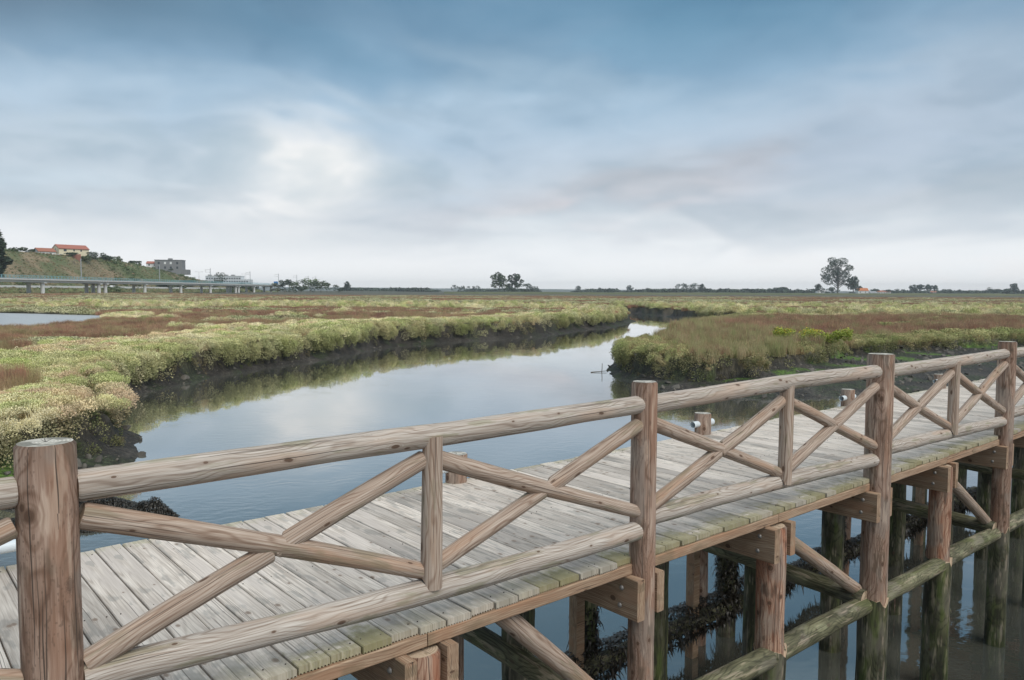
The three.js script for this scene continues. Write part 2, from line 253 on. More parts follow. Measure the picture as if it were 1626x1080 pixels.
const PAL = [
  [[0.07, 0.06, 0.048], [0.045, 0.039, 0.031], [0.115, 0.1, 0.084]],
  [[0.9, 0.8, 0.52], [0.74, 0.71, 0.38], [0.5, 0.55, 0.21], [0.8, 0.7, 0.42], [0.72, 0.54, 0.36], [0.58, 0.62, 0.28], [0.86, 0.78, 0.52]],
  [[0.38, 0.205, 0.135], [0.46, 0.29, 0.18], [0.27, 0.165, 0.105], [0.43, 0.22, 0.15], [0.32, 0.27, 0.13], [0.46, 0.32, 0.19], [0.33, 0.18, 0.125]],
  [[0.5, 0.49, 0.3], [0.44, 0.45, 0.24], [0.56, 0.51, 0.33], [0.38, 0.4, 0.2], [0.42, 0.34, 0.22]],
  [[0.38, 0.37, 0.17], [0.27, 0.31, 0.105], [0.52, 0.43, 0.25], [0.22, 0.26, 0.085], [0.4, 0.3, 0.17], [0.44, 0.4, 0.2]],
];
function cushion(x, z, c) {                            // distance to the middle of the nearest plant cushion (in cells) and its number
  const i = Math.floor(x / c), j = Math.floor(z / c); let best = 9, id = 0;
  for (let a = -1; a <= 1; a++) for (let b = -1; b <= 1; b++) { const u = lat(i + a, j + b, 61), v = lat(i + a, j + b, 67), d = Math.hypot(x / c - i - a - u, z / c - j - b - v) / (0.55 + 0.4 * lat(i + a, j + b, 71)); if (d < best) { best = d; id = lat(i + a, j + b, 73); } }
  return [best, id];
}
function plantColor(k, x, z, r, edge = 9) {
  const P = PAL[k === 1 && x > 4 && z > -84 ? 4 : k], own = k === 1 ? cushion(x, z, 1.5)[1] : 0.5, n = clamp((fbm(x * 0.3 + 11, z * 0.3 + 5, 200 + k, 3) - 0.25) * 2 + (own - 0.5) * 0.8, 0, 0.999) * (P.length - 1.001), i = Math.floor(n), g = k === 1 ? smooth(4.5, 0.8, edge) * smooth(-24, -32, z) * 0.5 : 0, c = mix3(mix3(P[i], P[i + 1], n - i), r() < 0.5 ? [0.37, 0.42, 0.15] : [0.5, 0.48, 0.21], g), s = (0.72 + r() * 0.5) * (0.78 + 0.44 * fbm(x * 0.9, z * 0.9, 230, 2));
  return c.map(v => v * s);
}
{
  const axis = (a, b, step, lo, hi, grow) => { const v = []; for (let x = a; x <= b; x += step) v.push(x); let s = step, x = v[0]; const pre = []; while (x > lo) { s *= grow; x -= s; pre.unshift(x); } s = step; x = v[v.length - 1]; const post = []; while (x < hi) { s *= grow; x += s; post.push(x); } return [...pre, ...v, ...post]; };
  const xs = axis(-36, 44, 0.3, -3600, 3600, 1.075), zs = axis(-110, -11, 0.3, -3900, 60, 1.055), nx = xs.length, nz = zs.length;
  const pos = [], uv = [], col = [], idx = [], r = rng(5);
  for (let j = 0; j < nz; j++) for (let i = 0; i < nx; i++) {
    const x = xs[i], z = zs[j], d = Math.abs(x) < 800 && z > -800 ? shore(x, z) : 50, y = height(x, z, d), k = zone(x, z, d);
    pos.push(x, y, z); uv.push(x, z);
    let c;
    if (k === 0) {
      c = mix3(PAL[0][0], PAL[0][1], fbm(x * 1.1, z * 1.1, 210, 4)); c = mix3(c, PAL[0][2], smooth(0.55, 0.7, fbm(x * 0.7, z * 0.7, 220, 4)));
      c = mix3(c, [0.06, 0.085, 0.03], smooth(0.5, 0.66, fbm(x * 0.8 + 3, z * 0.8, 230, 4)) * 0.8);
      if (pond(x, z) < 1) c = mix3([0.24, 0.22, 0.19], [0.17, 0.15, 0.125], fbm(x * 0.6, z * 0.6, 245, 3));
      const weed = (x > 9 && z > -60 ? smooth(0.56, 0.64, fbm(x * 0.55 + 1, z * 0.9, 240, 4)) * smooth(0.4, 0.75, d / mudWidth(x, z)) : 0) + smooth(1.3, 0.6, Math.hypot(x + 11.6, (z + 17.2) * 1.2));
      c = mix3(c, [0.16, 0.3, 0.035], clamp(weed) * 0.9);
      if (x < -10 && z > -18.5) c = mix3(c, [0.2, 0.165, 0.14], smooth(0.4, 0.6, fbm(x, z, 250, 3)) * 0.7 * (1 - clamp(weed)));
    } else { c = plantColor(k, x, z, r); c = z > -430 ? mix3([0.17, 0.14, 0.09], [0.13, 0.12, 0.06], fbm(x * 0.5, z * 0.5, 270, 3)) : mix3(k === 2 ? [0.24, 0.18, 0.11] : [0.25, 0.25, 0.13], [0.19, 0.17, 0.1], fbm(x * 0.02, z * 0.05, 275, 4)); if (z < -650) c = mix3(c, [0.11, 0.13, 0.07], 0.7 * fbm(x * 0.004, z * 0.01, 260, 3) + 0.2); }
    col.push(...c);
  }
  for (let j = 0; j < nz - 1; j++) for (let i = 0; i < nx - 1; i++) { const a = j * nx + i; idx.push(a, a + nx, a + 1, a + 1, a + nx, a + nx + 1); }
  const w = 256, t = new Uint8Array(w * w * 4), b = new Uint8Array(w * w * 4);
  for (let j = 0; j < w; j++) for (let i = 0; i < w; i++) { const n = fbm(i / 16, j / 16, 300, 5, 16, 16), s = clamp(0.55 + 0.9 * (n - 0.35)) * 255, h = fbm(i / 8, j / 8, 310, 4, 32, 32) * 255; t.set([s, s, s, 255], (j * w + i) * 4); b.set([h, h, h, 255], (j * w + i) * 4); }
  const gm = new THREE.MeshStandardMaterial({ vertexColors: true, map: dataTex(t, w, w, true), bumpMap: dataTex(b, w, w, false), bumpScale: 0.04, roughness: 0.8 });
  gm.map.repeat.set(0.8, 0.8); gm.bumpMap.repeat.set(0.8, 0.8);
  structure(mesh('marsh_ground', geo(pos, uv, idx, null, col), gm), 'flat salt marsh ground with steep muddy creek banks', 'ground');
}
{ // the tidal water
  const w = 1024, b = new Uint8Array(w * w * 4);
  for (let j = 0; j < w; j++) for (let i = 0; i < w; i++) {
    const x = i / w, y = j / w, u = fbm(x * 8, y * 8, 400, 3, 8, 8), p = fbm(x * 5, y * 5, 420, 3, 5, 5);
    const s = 0.5 + 0.5 * Math.sin(6.283 * (12 * y + 5 * x + 3.4 * u)), f = fbm(x * 44 + u * 2, y * 70, 410, 3, 44, 70);
    const h = clamp(0.5 + (0.16 * (s - 0.5) + 0.34 * (f - 0.5)) * (0.25 + 1.1 * smooth(0.35, 0.65, p)) + 0.5 * (u - 0.5)) * 255; b.set([h, h, h, 255], (j * w + i) * 4);
  }
  const t = dataTex(b, w, w, false); t.repeat.set(1 / 7, 1 / 7);
  const m = new THREE.MeshPhysicalMaterial({ color: rgb(0.105, 0.108, 0.09), roughness: 0.02, ior: 2.33, clearcoat: 1, clearcoatRoughness: 0.02, bumpMap: t, bumpScale: 0.006 });
  const g = new THREE.PlaneGeometry(1600, 1000).rotateX(-Math.PI / 2).translate(0, WATER, -440), q = g.attributes.position, u = g.attributes.uv;
  for (let i = 0; i < q.count; i++) u.setXY(i, q.getX(i), q.getZ(i));
  structure(mesh('creek_water', g, m), 'calm tidal creek water reflecting the cloudy sky', 'water');
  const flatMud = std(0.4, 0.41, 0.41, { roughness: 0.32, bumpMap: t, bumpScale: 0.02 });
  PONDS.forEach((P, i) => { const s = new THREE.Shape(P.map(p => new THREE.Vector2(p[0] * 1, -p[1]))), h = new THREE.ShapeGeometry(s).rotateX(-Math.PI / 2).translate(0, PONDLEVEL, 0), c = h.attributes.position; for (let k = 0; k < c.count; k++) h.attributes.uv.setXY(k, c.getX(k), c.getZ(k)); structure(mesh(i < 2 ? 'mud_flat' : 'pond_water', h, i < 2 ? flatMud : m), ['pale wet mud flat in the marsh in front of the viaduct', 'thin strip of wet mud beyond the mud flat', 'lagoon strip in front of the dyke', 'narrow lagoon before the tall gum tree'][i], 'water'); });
}

// ---------------------------------------------------------------- the wooden footbridge
const L = 3.38, FAR = -2.43;
const bridge = thing('footbridge', 'weathered wooden footbridge with log handrail, plank deck and piles in the creek', 'footbridge', [-1.715, 0, -2.8103], Math.PI / 2 - 0.8679);
const Rb = rng(42);
// a log from a to b; ends are flat, or follow endA / endB (offset along the axis as a function of the across-vector)
function logGeo(a, b, r0, r1, { rad = 16, seg = 0, wob = 0.05, bow = 0.007, T = TX.rail, endA, endB, cham = 0.006, twist = Rb() } = {}) {
  const A = new THREE.Vector3(...a), B = new THREE.Vector3(...b), D = B.clone().sub(A), len = D.length(); D.normalize();
  const up = Math.abs(D.y) > 0.9 ? new THREE.Vector3(1, 0, 0) : new THREE.Vector3(0, 1, 0), X = up.clone().cross(D).normalize(), Y = D.clone().cross(X), s = Rb() * 500, ox = Rb() * 3, oy = Rb() * 5;
  if (!seg) seg = Math.max(3, Math.round(len / 0.16));
  const pos = [], uv = [], nor = [], idx = [], v = new THREE.Vector3(), n = new THREE.Vector3(), ringPts = [[], []];
  const rows = []; for (let j = 0; j <= seg; j++) rows.push(j / seg); rows.splice(1, 0, cham * 1.2 / len); rows.splice(rows.length - 1, 0, 1 - cham * 1.2 / len);
  const b1 = (Rb() - 0.5) * 2 * bow * len, b2 = (Rb() - 0.5) * 2 * bow * len, uRep = Math.max(1, Math.round(2 * Math.PI * (r0 + r1) / 2 / T.U * 2) / 2);
  rows.forEach((t, j) => {
    const end = j === 0 || j === rows.length - 1;
    for (let i = 0; i <= rad; i++) {
      const th = i / rad * Math.PI * 2, c = Math.cos(th), q = Math.sin(th);
      let R = lerp(r0, r1, t) * (1 + wob * (vn(t * len * 3 + s, c * 1.4 + q * 0.3 + 5, 1) + vn(t * len * 1.1 + s, q * 1.4 + 7, 2) - 1) * 2); if (end) R -= cham;
      n.copy(X).multiplyScalar(c).addScaledVector(Y, q); v.copy(A).addScaledVector(D, t * len).addScaledVector(n, R).addScaledVector(X, b1 * Math.sin(Math.PI * t)).addScaledVector(Y, b2 * Math.sin(Math.PI * t));
      if (j <= 1 && endA) v.addScaledVector(D, endA(n.x * R, n.y * R, n.z * R)); if (j >= rows.length - 2 && endB) v.addScaledVector(D, -endB(n.x * R, n.y * R, n.z * R));
      pos.push(v.x, v.y, v.z); nor.push(n.x, n.y, n.z); uv.push(ox + i / rad * uRep, oy + t * len / T.V);
      if (end) ringPts[j ? 1 : 0].push([v.x, v.y, v.z, c, q]);
    }
  });
  const w = rad + 1;
  for (let j = 0; j < rows.length - 1; j++) for (let i = 0; i < rad; i++) { const p = j * w + i; idx.push(p, p + 1, p + w, p + 1, p + w + 1, p + w); }
  const side = idx.length;
  ringPts.forEach((ring, e) => {
    const o = pos.length / 3, dir = e ? 1 : -1, c = ring.reduce((m, p) => [m[0] + p[0] / ring.length, m[1] + p[1] / ring.length, m[2] + p[2] / ring.length], [0, 0, 0]);
    pos.push(...c); nor.push(D.x * dir, D.y * dir, D.z * dir); uv.push(0.5, 0.5);
    for (const p of ring) { pos.push(p[0], p[1], p[2]); nor.push(D.x * dir, D.y * dir, D.z * dir); uv.push(0.5 + p[3] * 0.48, 0.5 + p[4] * 0.48); }
    for (let i = 0; i < rad; i++) e ? idx.push(o, o + 1 + i, o + 2 + i) : idx.push(o, o + 2 + i, o + 1 + i);
  });
  const g = geo(pos, uv, idx, nor); g.addGroup(0, side, 0); g.addGroup(side, idx.length - side, 1); return g;
}
const log = (name, a, b, r0, r1, m, o = {}, parent = bridge) => mesh(name, logGeo(a, b, r0, r1, { T: { U: m.userData.U, V: m.userData.V }, ...o }), [m, o.end || END2], parent);
// squared timber with worn arrises, grain along its longest side
function beamGeo(x0, x1, y0, y1, z0, z1, c = 0.006) {
  const s = new THREE.Shape(), along = (x1 - x0) > (z1 - z0), w = along ? z1 - z0 : x1 - x0, h = y1 - y0, l = along ? x1 - x0 : z1 - z0;
  s.moveTo(c, 0).lineTo(w - c, 0).lineTo(w, c).lineTo(w, h - c).lineTo(w - c, h).lineTo(c, h).lineTo(0, h - c).lineTo(0, c).closePath();
  const g = new THREE.ExtrudeGeometry(s, { depth: l, bevelEnabled: false }), p = g.attributes.position, u = g.attributes.uv, nn = g.attributes.normal, ox = Rb() * 4, oy = Rb() * 4;
  for (let i = 0; i < p.count; i++) { const a = Math.abs(nn.getX(i)) > 0.7 ? p.getY(i) : p.getX(i); u.setXY(i, ox + a / 0.6, oy + p.getZ(i) / 2); if (Math.abs(nn.getZ(i)) > 0.7) u.setXY(i, ox + p.getX(i) / 0.6, oy + p.getY(i) / 0.6); }
  if (along) g.rotateY(Math.PI / 2).translate(x0, y0, z1); else g.translate(x0, y0, z0);
  return g;
}
const beam = (name, x0, x1, y0, y1, z0, z1, m = M.beam, parent = bridge) => mesh(name, beamGeo(x0, x1, y0, y1, z0, z1), m, parent);

// the part of a near pile that the tide covers: slimy and dark green with a ragged upper edge
function wetFoot(x, z, r, top = -1.16) { const q = Rb() * 50; log('algae_coat', [x, -3.88, z], [x, top, z], r * 1.04, r * 1.035, M.slime, { rad: 28, seg: 14, wob: 0.05, bow: 0, cham: 0.002, endB: (a, b, c) => 0.2 * (fbm(Math.cos(Math.atan2(c, a)) * 3 + q, Math.sin(Math.atan2(c, a)) * 3 + 9, 8, 3) - 0.5) }); }
const POST_R = { 0: 0.102, 1: 0.084, 2: 0.118, 3: 0.1 }, postR = i => POST_R[i] ?? 0.1, I0 = -2, I1 = 7;
{ // boards of the deck: grooved underneath
  const pitch = 0.1675, width = 0.159, x0 = I0 * L + 0.2, N = Math.floor(((I1 - 0.5) * L - x0) / pitch);
  const prof = (w, th) => { const c = [], k = 9; c.push([0.004, 0], [w - 0.004, 0], [w, -0.005], [w, -th]); for (let i = k - 1; i >= 0; i--) { const a = w * (i + 0.72) / k, b = w * (i + 0.28) / k; c.push([a + w * 0.1 / k, -th], [a, -th + 0.007], [b, -th + 0.007], [b - w * 0.1 / k, -th]); } c.push([0, -th], [0, -0.005]); return c; };
  const shapes = [prof(width, 0.04)];
  for (let i = 0; i < N; i++) {
    const cx = x0 + (i + 0.5) * pitch, P = shapes[0], z0 = FAR + (Rb() - 0.5) * 0.03, z1 = -0.02 + (Rb() - 0.5) * 0.022, column = Math.floor(Rb() * 8), flip = Rb() < 0.5, y0 = (Rb() - 0.5) * 0.006, tilt = (Rb() - 0.5) * 0.004, skew = (Rb() - 0.5) * 0.005;
    const pos = [], uv = [], idx = [], n = P.length;
    const quad = (a, b, c, d, ua, ub, uc, ud) => { const o = pos.length / 3; pos.push(...a, ...b, ...c, ...d); uv.push(...ua, ...ub, ...uc, ...ud); idx.push(o, o + 1, o + 2, o, o + 2, o + 3); };
    const pt = (p, z) => [cx - width / 2 + p[0] + skew * (z + 1.2), p[1] + y0 + tilt * (p[0] / width - 0.5), z], U = p => { const t = clamp(p[0] / width, 0.02, 0.98); return (column + (flip ? 1 - t : t)) / 8; }, V = z => clamp((-0.01 - z) / 2.56, 0.001, 0.999);
    for (let k = 0; k < n; k++) { const a = P[k], b = P[(k + 1) % n]; quad(pt(a, z0), pt(a, z1), pt(b, z1), pt(b, z0), [U(a), V(z0)], [U(a), V(z1)], [U(b), V(z1)], [U(b), V(z0)]); }
    const tri = THREE.ShapeUtils.triangulateShape(P.map(p => new THREE.Vector2(...p)), []);
    for (const [z, up] of [[z1, 1], [z0, 0]]) { const o = pos.length / 3; for (const p of P) { pos.push(...pt(p, z)); uv.push(U(p), V(z + (up ? p[1] * 0.6 + 0.02 : -p[1] * 0.6))); } for (const t of tri) up ? idx.push(o + t[0], o + t[1], o + t[2]) : idx.push(o + t[0], o + t[2], o + t[1]); }
    const g = geo(pos, uv, idx, null), ctr = new THREE.Vector3(cx, -0.02, -1.2);
    // outward winding
    const q = g.attributes.position, id = g.index; const a = new THREE.Vector3(), b = new THREE.Vector3(), c = new THREE.Vector3();
    a.fromBufferAttribute(q, id.getX(0)); b.fromBufferAttribute(q, id.getX(1)); c.fromBufferAttribute(q, id.getX(2));
    if (b.sub(a).cross(c.sub(a)).dot(a.sub(ctr)) < 0) { for (let k = 0; k < 6 * n; k += 3) { const t = id.getX(k); id.setX(k, id.getX(k + 1)); id.setX(k + 1, t); } }
    g.computeVertexNormals();
    const mossy = cx > 3.45 ? Rb() < 0.86 : cx > 2.5 ? Rb() < 0.75 : cx > 0.95 && cx < 1.55;
    mesh('plank', g, BOARD[mossy ? 1 : 0], bridge);
  }
  const heads = [], disc = new THREE.CylinderGeometry(0.0036, 0.0036, 0.004, 6);
  for (let i = 0; i < N; i++) for (const z of [-0.09, -1.2, -2.33]) for (const s of [-1, 1]) if (Rb() < 0.6) heads.push(disc.clone().translate(x0 + (i + 0.5) * pitch + s * (0.045 + Rb() * 0.012), 0.0015, z + (Rb() - 0.5) * 0.03));
  mesh('screw_heads', mergeGeometries(heads), std(0.05, 0.04, 0.035, { roughness: 0.6, metalness: 0.4 }), bridge).userData.kind = 'stuff';
}
// joists under the boards
for (const z of [-0.045, -1.2, -2.36]) for (let i = I0 * 2 + 1; i < I1 * 2 - 2; i += 2) beam('joist', i * L / 2 + 0.002, (i + 2) * L / 2 - 0.004, -0.112, -0.0415, z - 0.035, z + 0.035);
for (let i = I0; i <= I1; i++) { // handrail bays
  const x = i * L, r = postR(i), r2 = postR(i + 1);
  log('post', [x, -3.9, 0], [x, 1.158 + (i === 0 ? 0.02 : (Rb() - 0.5) * 0.02), 0], r * 1.08, r, M.post, { end: END, seg: 30, rad: 24, wob: 0.016, bow: 0, cham: 0.01 });
  wetFoot(x, 0, r * 1.085);
  if (i === I1) break;
  const X = x + L, k2 = i === -1 ? 0.95 : 0.4, yt0 = 1.0, yt1 = 1.008, yb0 = 0.255, yb1 = 0.18, RR = 0.06;
  const k1 = i === 0 ? 0.93 : 0.4;
  log('handrail', [x + r * k1, yt0, 0], [X - r2 * k2, yt1, 0], 0.062, 0.06, M.rail, { rad: 20, seg: 24 });
  log('lower_rail', [x + r * k1, yb0, 0], [X - r2 * k2, yb1, 0], 0.064, 0.062, M.rail, { rad: 20, seg: 24 });
  const mx = x + 1.685, ym = (yb0 + yb1) / 2, cope = (dx, dy, dz) => -(RR - Math.sqrt(Math.max(0, RR * RR - (dz + 0.03) ** 2))) + RR;
  log('middle_post', [mx, ym, 0.03], [mx + 0.01, 1.004, 0.03], 0.056, 0.054, M.brace, { rad: 20, seg: 8, endA: (a, b, c) => Math.sqrt(Math.max(0, RR * RR - (c + 0.03) ** 2)), endB: (a, b, c) => Math.sqrt(Math.max(0, RR * RR - (c + 0.03) ** 2)), bow: 0.003, cham: 0.002 });
  for (const [a, b, swap] of [[x + r * (k1 + 0.1), mx - 0.02, false], [mx + 0.02, X - r2 * (k2 + 0.1), i % 2 !== 0]]) {
    const down = [[a, 0.885, 0], [b, 0.3, 0]], up = [[a, 0.31, 0.004], [b, 0.885, 0.004]], [whole, cut] = swap ? [up, down] : [down, up];
    log('brace', whole[0], whole[1], 0.05, 0.043, M.brace);
    const at = t => cut[0].map((v, k) => lerp(v, cut[1][k], t));
    log('brace', cut[0], at(0.475), 0.046, 0.047, M.brace); log('brace', at(0.525), cut[1], 0.047, 0.047, M.brace, { endA: (dx, dy, dz) => dz > 0 ? -0.05 - dz * 0.6 : 0 });
  }
}
// piles, caps, lower logs and struts
const bolt = new THREE.SphereGeometry(0.02, 10, 5, 0, 7, 0, 1.2).rotateZ(Math.PI / 2), steel = std(0.3, 0.28, 0.26, { metalness: 0.6, roughness: 0.55 });
for (let k = I0 * 2 + 1; k <= I1 * 2 - 1; k++) {
  const x = k * L / 2 + (k & 1 ? -0.02 : 0), post = !(k & 1), r = post ? postR(k / 2) : 0.112;
  if (!post) log('pile', [x + 0.02, -3.9, -0.06], [x, -0.135, -0.06], r * 1.1, r, M.pile, { end: END2, seg: 22, rad: 20, wob: 0.06, bow: 0, cham: 0.012 }), wetFoot(x + 0.013, -0.06, r * 1.14);
  log('pile', [x, -3.9, -1.25], [x, -0.13, -1.25], 0.12, 0.105, M.pile, { rad: 14, seg: 8, bow: 0 }); wetFoot(x, -1.25, 0.122, -0.75);
  for (const [s, n] of [[-1, 0], [1, 1]]) {
    const c = x + s * (r + 0.026), z1 = post ? (n ? 0.07 : 0.09) : (n ? 0.05 : 0.075);
    beam('cap_beam', c - 0.036, c + 0.036, -0.385, -0.113, FAR - 0.1, z1);
    if (s < 0) for (const [y, z] of [[-0.19, -0.03], [-0.31, -0.045]]) mesh('bolt', bolt.clone().translate(c - 0.036, y, z1 - 0.1 + z), steel, bridge);
  }
}
for (let k = I0 * 2 + 1; k < I1 * 2 - 1; k++) { // green lower logs between the near piles
  const x = k * L / 2, y = -1.19 + (Rb() - 0.5) * 0.04; log('waler_log', [x + 0.05, y, -0.03], [x + L / 2 - 0.05, y - 0.02, -0.03], 0.092, 0.086, M.wet, { wob: 0.05 });
}
for (let i = -1; i < I1; i++) {
  const x = i * L;
  log('cross_log', [x - 0.16, -1.13, 0], [x - 0.12, -1.05, FAR + 0.05], 0.085, 0.08, M.wet, { wob: 0.06, rad: 14 });
  if (i > 0) log('strut', [x - (i === 1 ? 1.12 : 1.6), i === 1 ? 0.02 - 0.13 : -0.2, -0.14], [x - 0.06, -1.12, -0.1], 0.062, 0.06, M.brace, { rad: 16 });
}
log('cross_log', [8.9, -1.5, -0.3], [9.9, -2.3, -0.5], 0.085, 0.08, M.wet, { rad: 12 });
// outer row: stubs with pipe, piles and square posts
const pipeMat = std(0.62, 0.68, 0.72, { roughness: 0.45 });
[-3.5, -0.12, 3.62, 7.35, 11.04, 14.52, 18.1, 21.6].forEach((x, i) => {
  const s = log('stub_post', [x - 0.06, -3.9, FAR + 0.03], [x, 0.255 + (i === 1 ? 0.05 : 0), FAR + 0.03], 0.105, 0.1, M.post, { end: END, seg: 20, rad: 16 });
  const ring = new THREE.Shape().absarc(0, 0, 0.045, 0, 7, false); ring.holes.push(new THREE.Path().absarc(0, 0, 0.038, 0, 7, true));
  const len = i === 1 ? 0.66 : 0.4; mesh('pipe', new THREE.ExtrudeGeometry(ring, { depth: len, bevelEnabled: false, curveSegments: 10 }).rotateY(Math.PI / 2).translate(x - len / 2 + (i === 1 ? 0.06 : 0), 0.13, FAR + 0.03), pipeMat, s);
});
for (const x of [1.7, 4.36, 5.24, 7.8, 8.5, 10.6, 12.1, 13.6, 15.4, 17]) { log('pile', [x, -3.9, FAR + 0.12], [x, -0.12, FAR + 0.12], 0.11, 0.1, M.pile, { rad: 14, seg: 8, bow: 0 }); wetFoot(x, FAR + 0.12, 0.113, -0.7); }
for (const x of [4.19, 5.03, 6.98, 10.4, 13.4]) beam('square_post', x - 0.075, x + 0.04, -3.6, -0.12, FAR + 0.16, FAR + 0.27, M.beam);

// added unseen plank platform under the camera; shades the underside of the bridge
{
  const p = thing('added_shade_platform', 'added plank platform on piles, out of frame, shading the underside of the bridge', 'platform', [-1.715, 0, -2.8103], Math.PI / 2 - 0.8679);
  const g = beamGeo(0, 0.159, -0.04, 0, 2.25, 5.4, 0.004);
  for (let i = 0; i < 120; i++) { const m = mesh('plank', g, M.rail, p); m.position.set(-6 + i * 0.1675, 0, 0); }
  for (const z of [2.35, 3.8, 5.25]) beam('joist', -6, 14, -0.2, -0.0415, z - 0.04, z + 0.04, M.beam, p);
  for (let i = 0; i < 7; i++) for (const z of [2.55, 5.05]) log('pile', [-5 + i * 3, -3.9, z], [-5 + i * 3, -0.21, z], 0.11, 0.1, M.pile, { rad: 12, seg: 6, bow: 0 }, p);
}

// ---------------------------------------------------------------- seaweed
function weedGeo(list, n, len, r) {                    // flat drooping fronds springing from the given points
  const pos = [], idx = [];
  for (let i = 0; i < n; i++) {
    const p = list(r), th = r() * 6.283, l = len * (0.3 + 1.5 * r() * r()), w = 0.008 + r() * 0.02; let [x, y, z] = p, dx = Math.cos(th) * 0.7, dz = Math.sin(th) * 0.7, dy = 0.5 - r() * 0.9; const o = pos.length / 3;
    for (let k = 0; k < 4; k++) { const f = w * (k === 3 ? 0.3 : 1); pos.push(x - dz * f, y, z + dx * f, x + dz * f, y + 0.006 * (r() - 0.5), z - dx * f); x += dx * l / 3; y += dy * l / 3; z += dz * l / 3; dy -= 0.5; dx *= 0.75; dz *= 0.75; }
    for (let k = 0; k < 3; k++) idx.push(o + 2 * k, o + 2 * k + 1, o + 2 * k + 2, o + 2 * k + 1, o + 2 * k + 3, o + 2 * k + 2);
  }
  return geo(pos, null, idx);
}
const weedMat = std(0.032, 0.027, 0.02, { roughness: 0.42, side: THREE.DoubleSide });
{
  const g = log('seaweed_log', [4.6, -2.2, FAR + 0.2], [16, -2.12, FAR + 0.2], 0.1, 0.1, M.wet, { rad: 10, seg: 24 });
  const r = rng(90);
  mesh('seaweed', weedGeo(r => { const t = 4.6 + r() * 11.4, lump = 0.1 + 0.13 * vn(t * 2.3, 3, 4), a = r() * 6.283; return [t, -2.17 + Math.sin(a) * lump, FAR + 0.2 + Math.cos(a) * lump]; }, 17000, 0.13, r), weedMat, g).userData.kind = 'stuff';
  mesh('seaweed', weedGeo(r => { const k = [7.8, 8.5, 10.6, 12.1, 5.24][Math.floor(r() * 5)], a = r() * 6.283; return [k + Math.cos(a) * 0.12, -1.55 - r() * 0.8, FAR + 0.12 + Math.sin(a) * 0.12]; }, 5200, 0.13, r), weedMat, g).userData.kind = 'stuff';
}
function weedMound(label, x, z, rx, rz, h, n, seed) {
  const r = rng(seed), g = new THREE.IcosahedronGeometry(1, 4), p = g.attributes.position;
  for (let i = 0; i < p.count; i++) { const a = p.getX(i), b = p.getY(i), c = p.getZ(i), s = 0.75 + 0.5 * fbm(a * 2 + 9, c * 2 + b + 9, seed, 3); p.setXYZ(i, a * rx * s, b * h * s, c * rz * s); }
  g.computeVertexNormals();
  const t = thing('seaweed_mound', label, 'seaweed', [x, WATER - 0.02, z]);
  g.scale(0.8, 0.55, 0.8); mesh('rock', g, std(0.05, 0.045, 0.035, { roughness: 0.6 }), t);
  mesh('fronds', weedGeo(r => { const a = r() * 6.283, q = Math.sqrt(r()); const k = 0.55 + 0.9 * fbm(Math.cos(a) * q * 3 + 9, Math.sin(a) * q * 3 + seed, 4, 3); return [Math.cos(a) * q * rx * 1.15, h * 1.2 * k * (1 - q * q) * (0.8 + 0.3 * r()), Math.sin(a) * q * rz * 1.15]; }, n * 2, 0.085, r), weedMat, t).userData.kind = 'stuff';
}
weedMound('dark mound of seaweed standing out of the creek behind the first handrail post', -6.9, -14.5, 0.46, 0.36, 0.3, 2600, 21);
weedMound('low seaweed bank along the waterline under the muddy overhang', -9, -15.4, 1.3, 0.45, 0.2, 5200, 22);
weedMound('flat mat of seaweed at the water edge, next to the bridge deck', -8.6, -13.9, 1.3, 0.4, 0.16, 4200, 23);

// ---------------------------------------------------------------- marsh plants
function sprig(seed, n, leaf) {                        // low leafy bush, about 1 m wide and 0.8 high before scaling
  const r = rng(seed), pos = [], idx = [], nor = [];
  for (let i = 0; i < n; i++) {
    const th = r() * 6.283, q = Math.sqrt(r()) * 0.5, h = (0.25 + 0.55 * Math.sqrt(Math.max(0, 1 - q * q * 3.6))) * (0.55 + 0.5 * r()), x = Math.cos(th) * q, z = Math.sin(th) * q, a = r() * 6.283, l = leaf * (0.6 + r() * 0.8), w = l * 0.26;
    const ux = Math.cos(a) * 0.55 + x * 0.7, uz = Math.sin(a) * 0.55 + z * 0.7, uy = 0.8, k = 1 / Math.hypot(ux, uy, uz), sx = -Math.sin(a), sz = Math.cos(a), o = pos.length / 3;
    pos.push(x, h - l * 0.4, z, x + ux * k * l * 0.5 + sx * w, h + uy * k * l * 0.2, z + uz * k * l * 0.5 + sz * w, x + ux * k * l, h + uy * k * l * 0.7, z + uz * k * l, x + ux * k * l * 0.5 - sx * w, h + uy * k * l * 0.2, z + uz * k * l * 0.5 - sz * w);
    const nx = x * 0.9 + (r() - 0.5) * 0.7, nz = z * 0.9 + (r() - 0.5) * 0.7, m = 1 / Math.hypot(nx, 0.8, nz); for (let e = 0; e < 4; e++) nor.push(nx * m, 0.8 * m, nz * m);
    idx.push(o, o + 1, o + 2, o, o + 2, o + 3);
  }
  return geo(pos, null, idx, null);
}
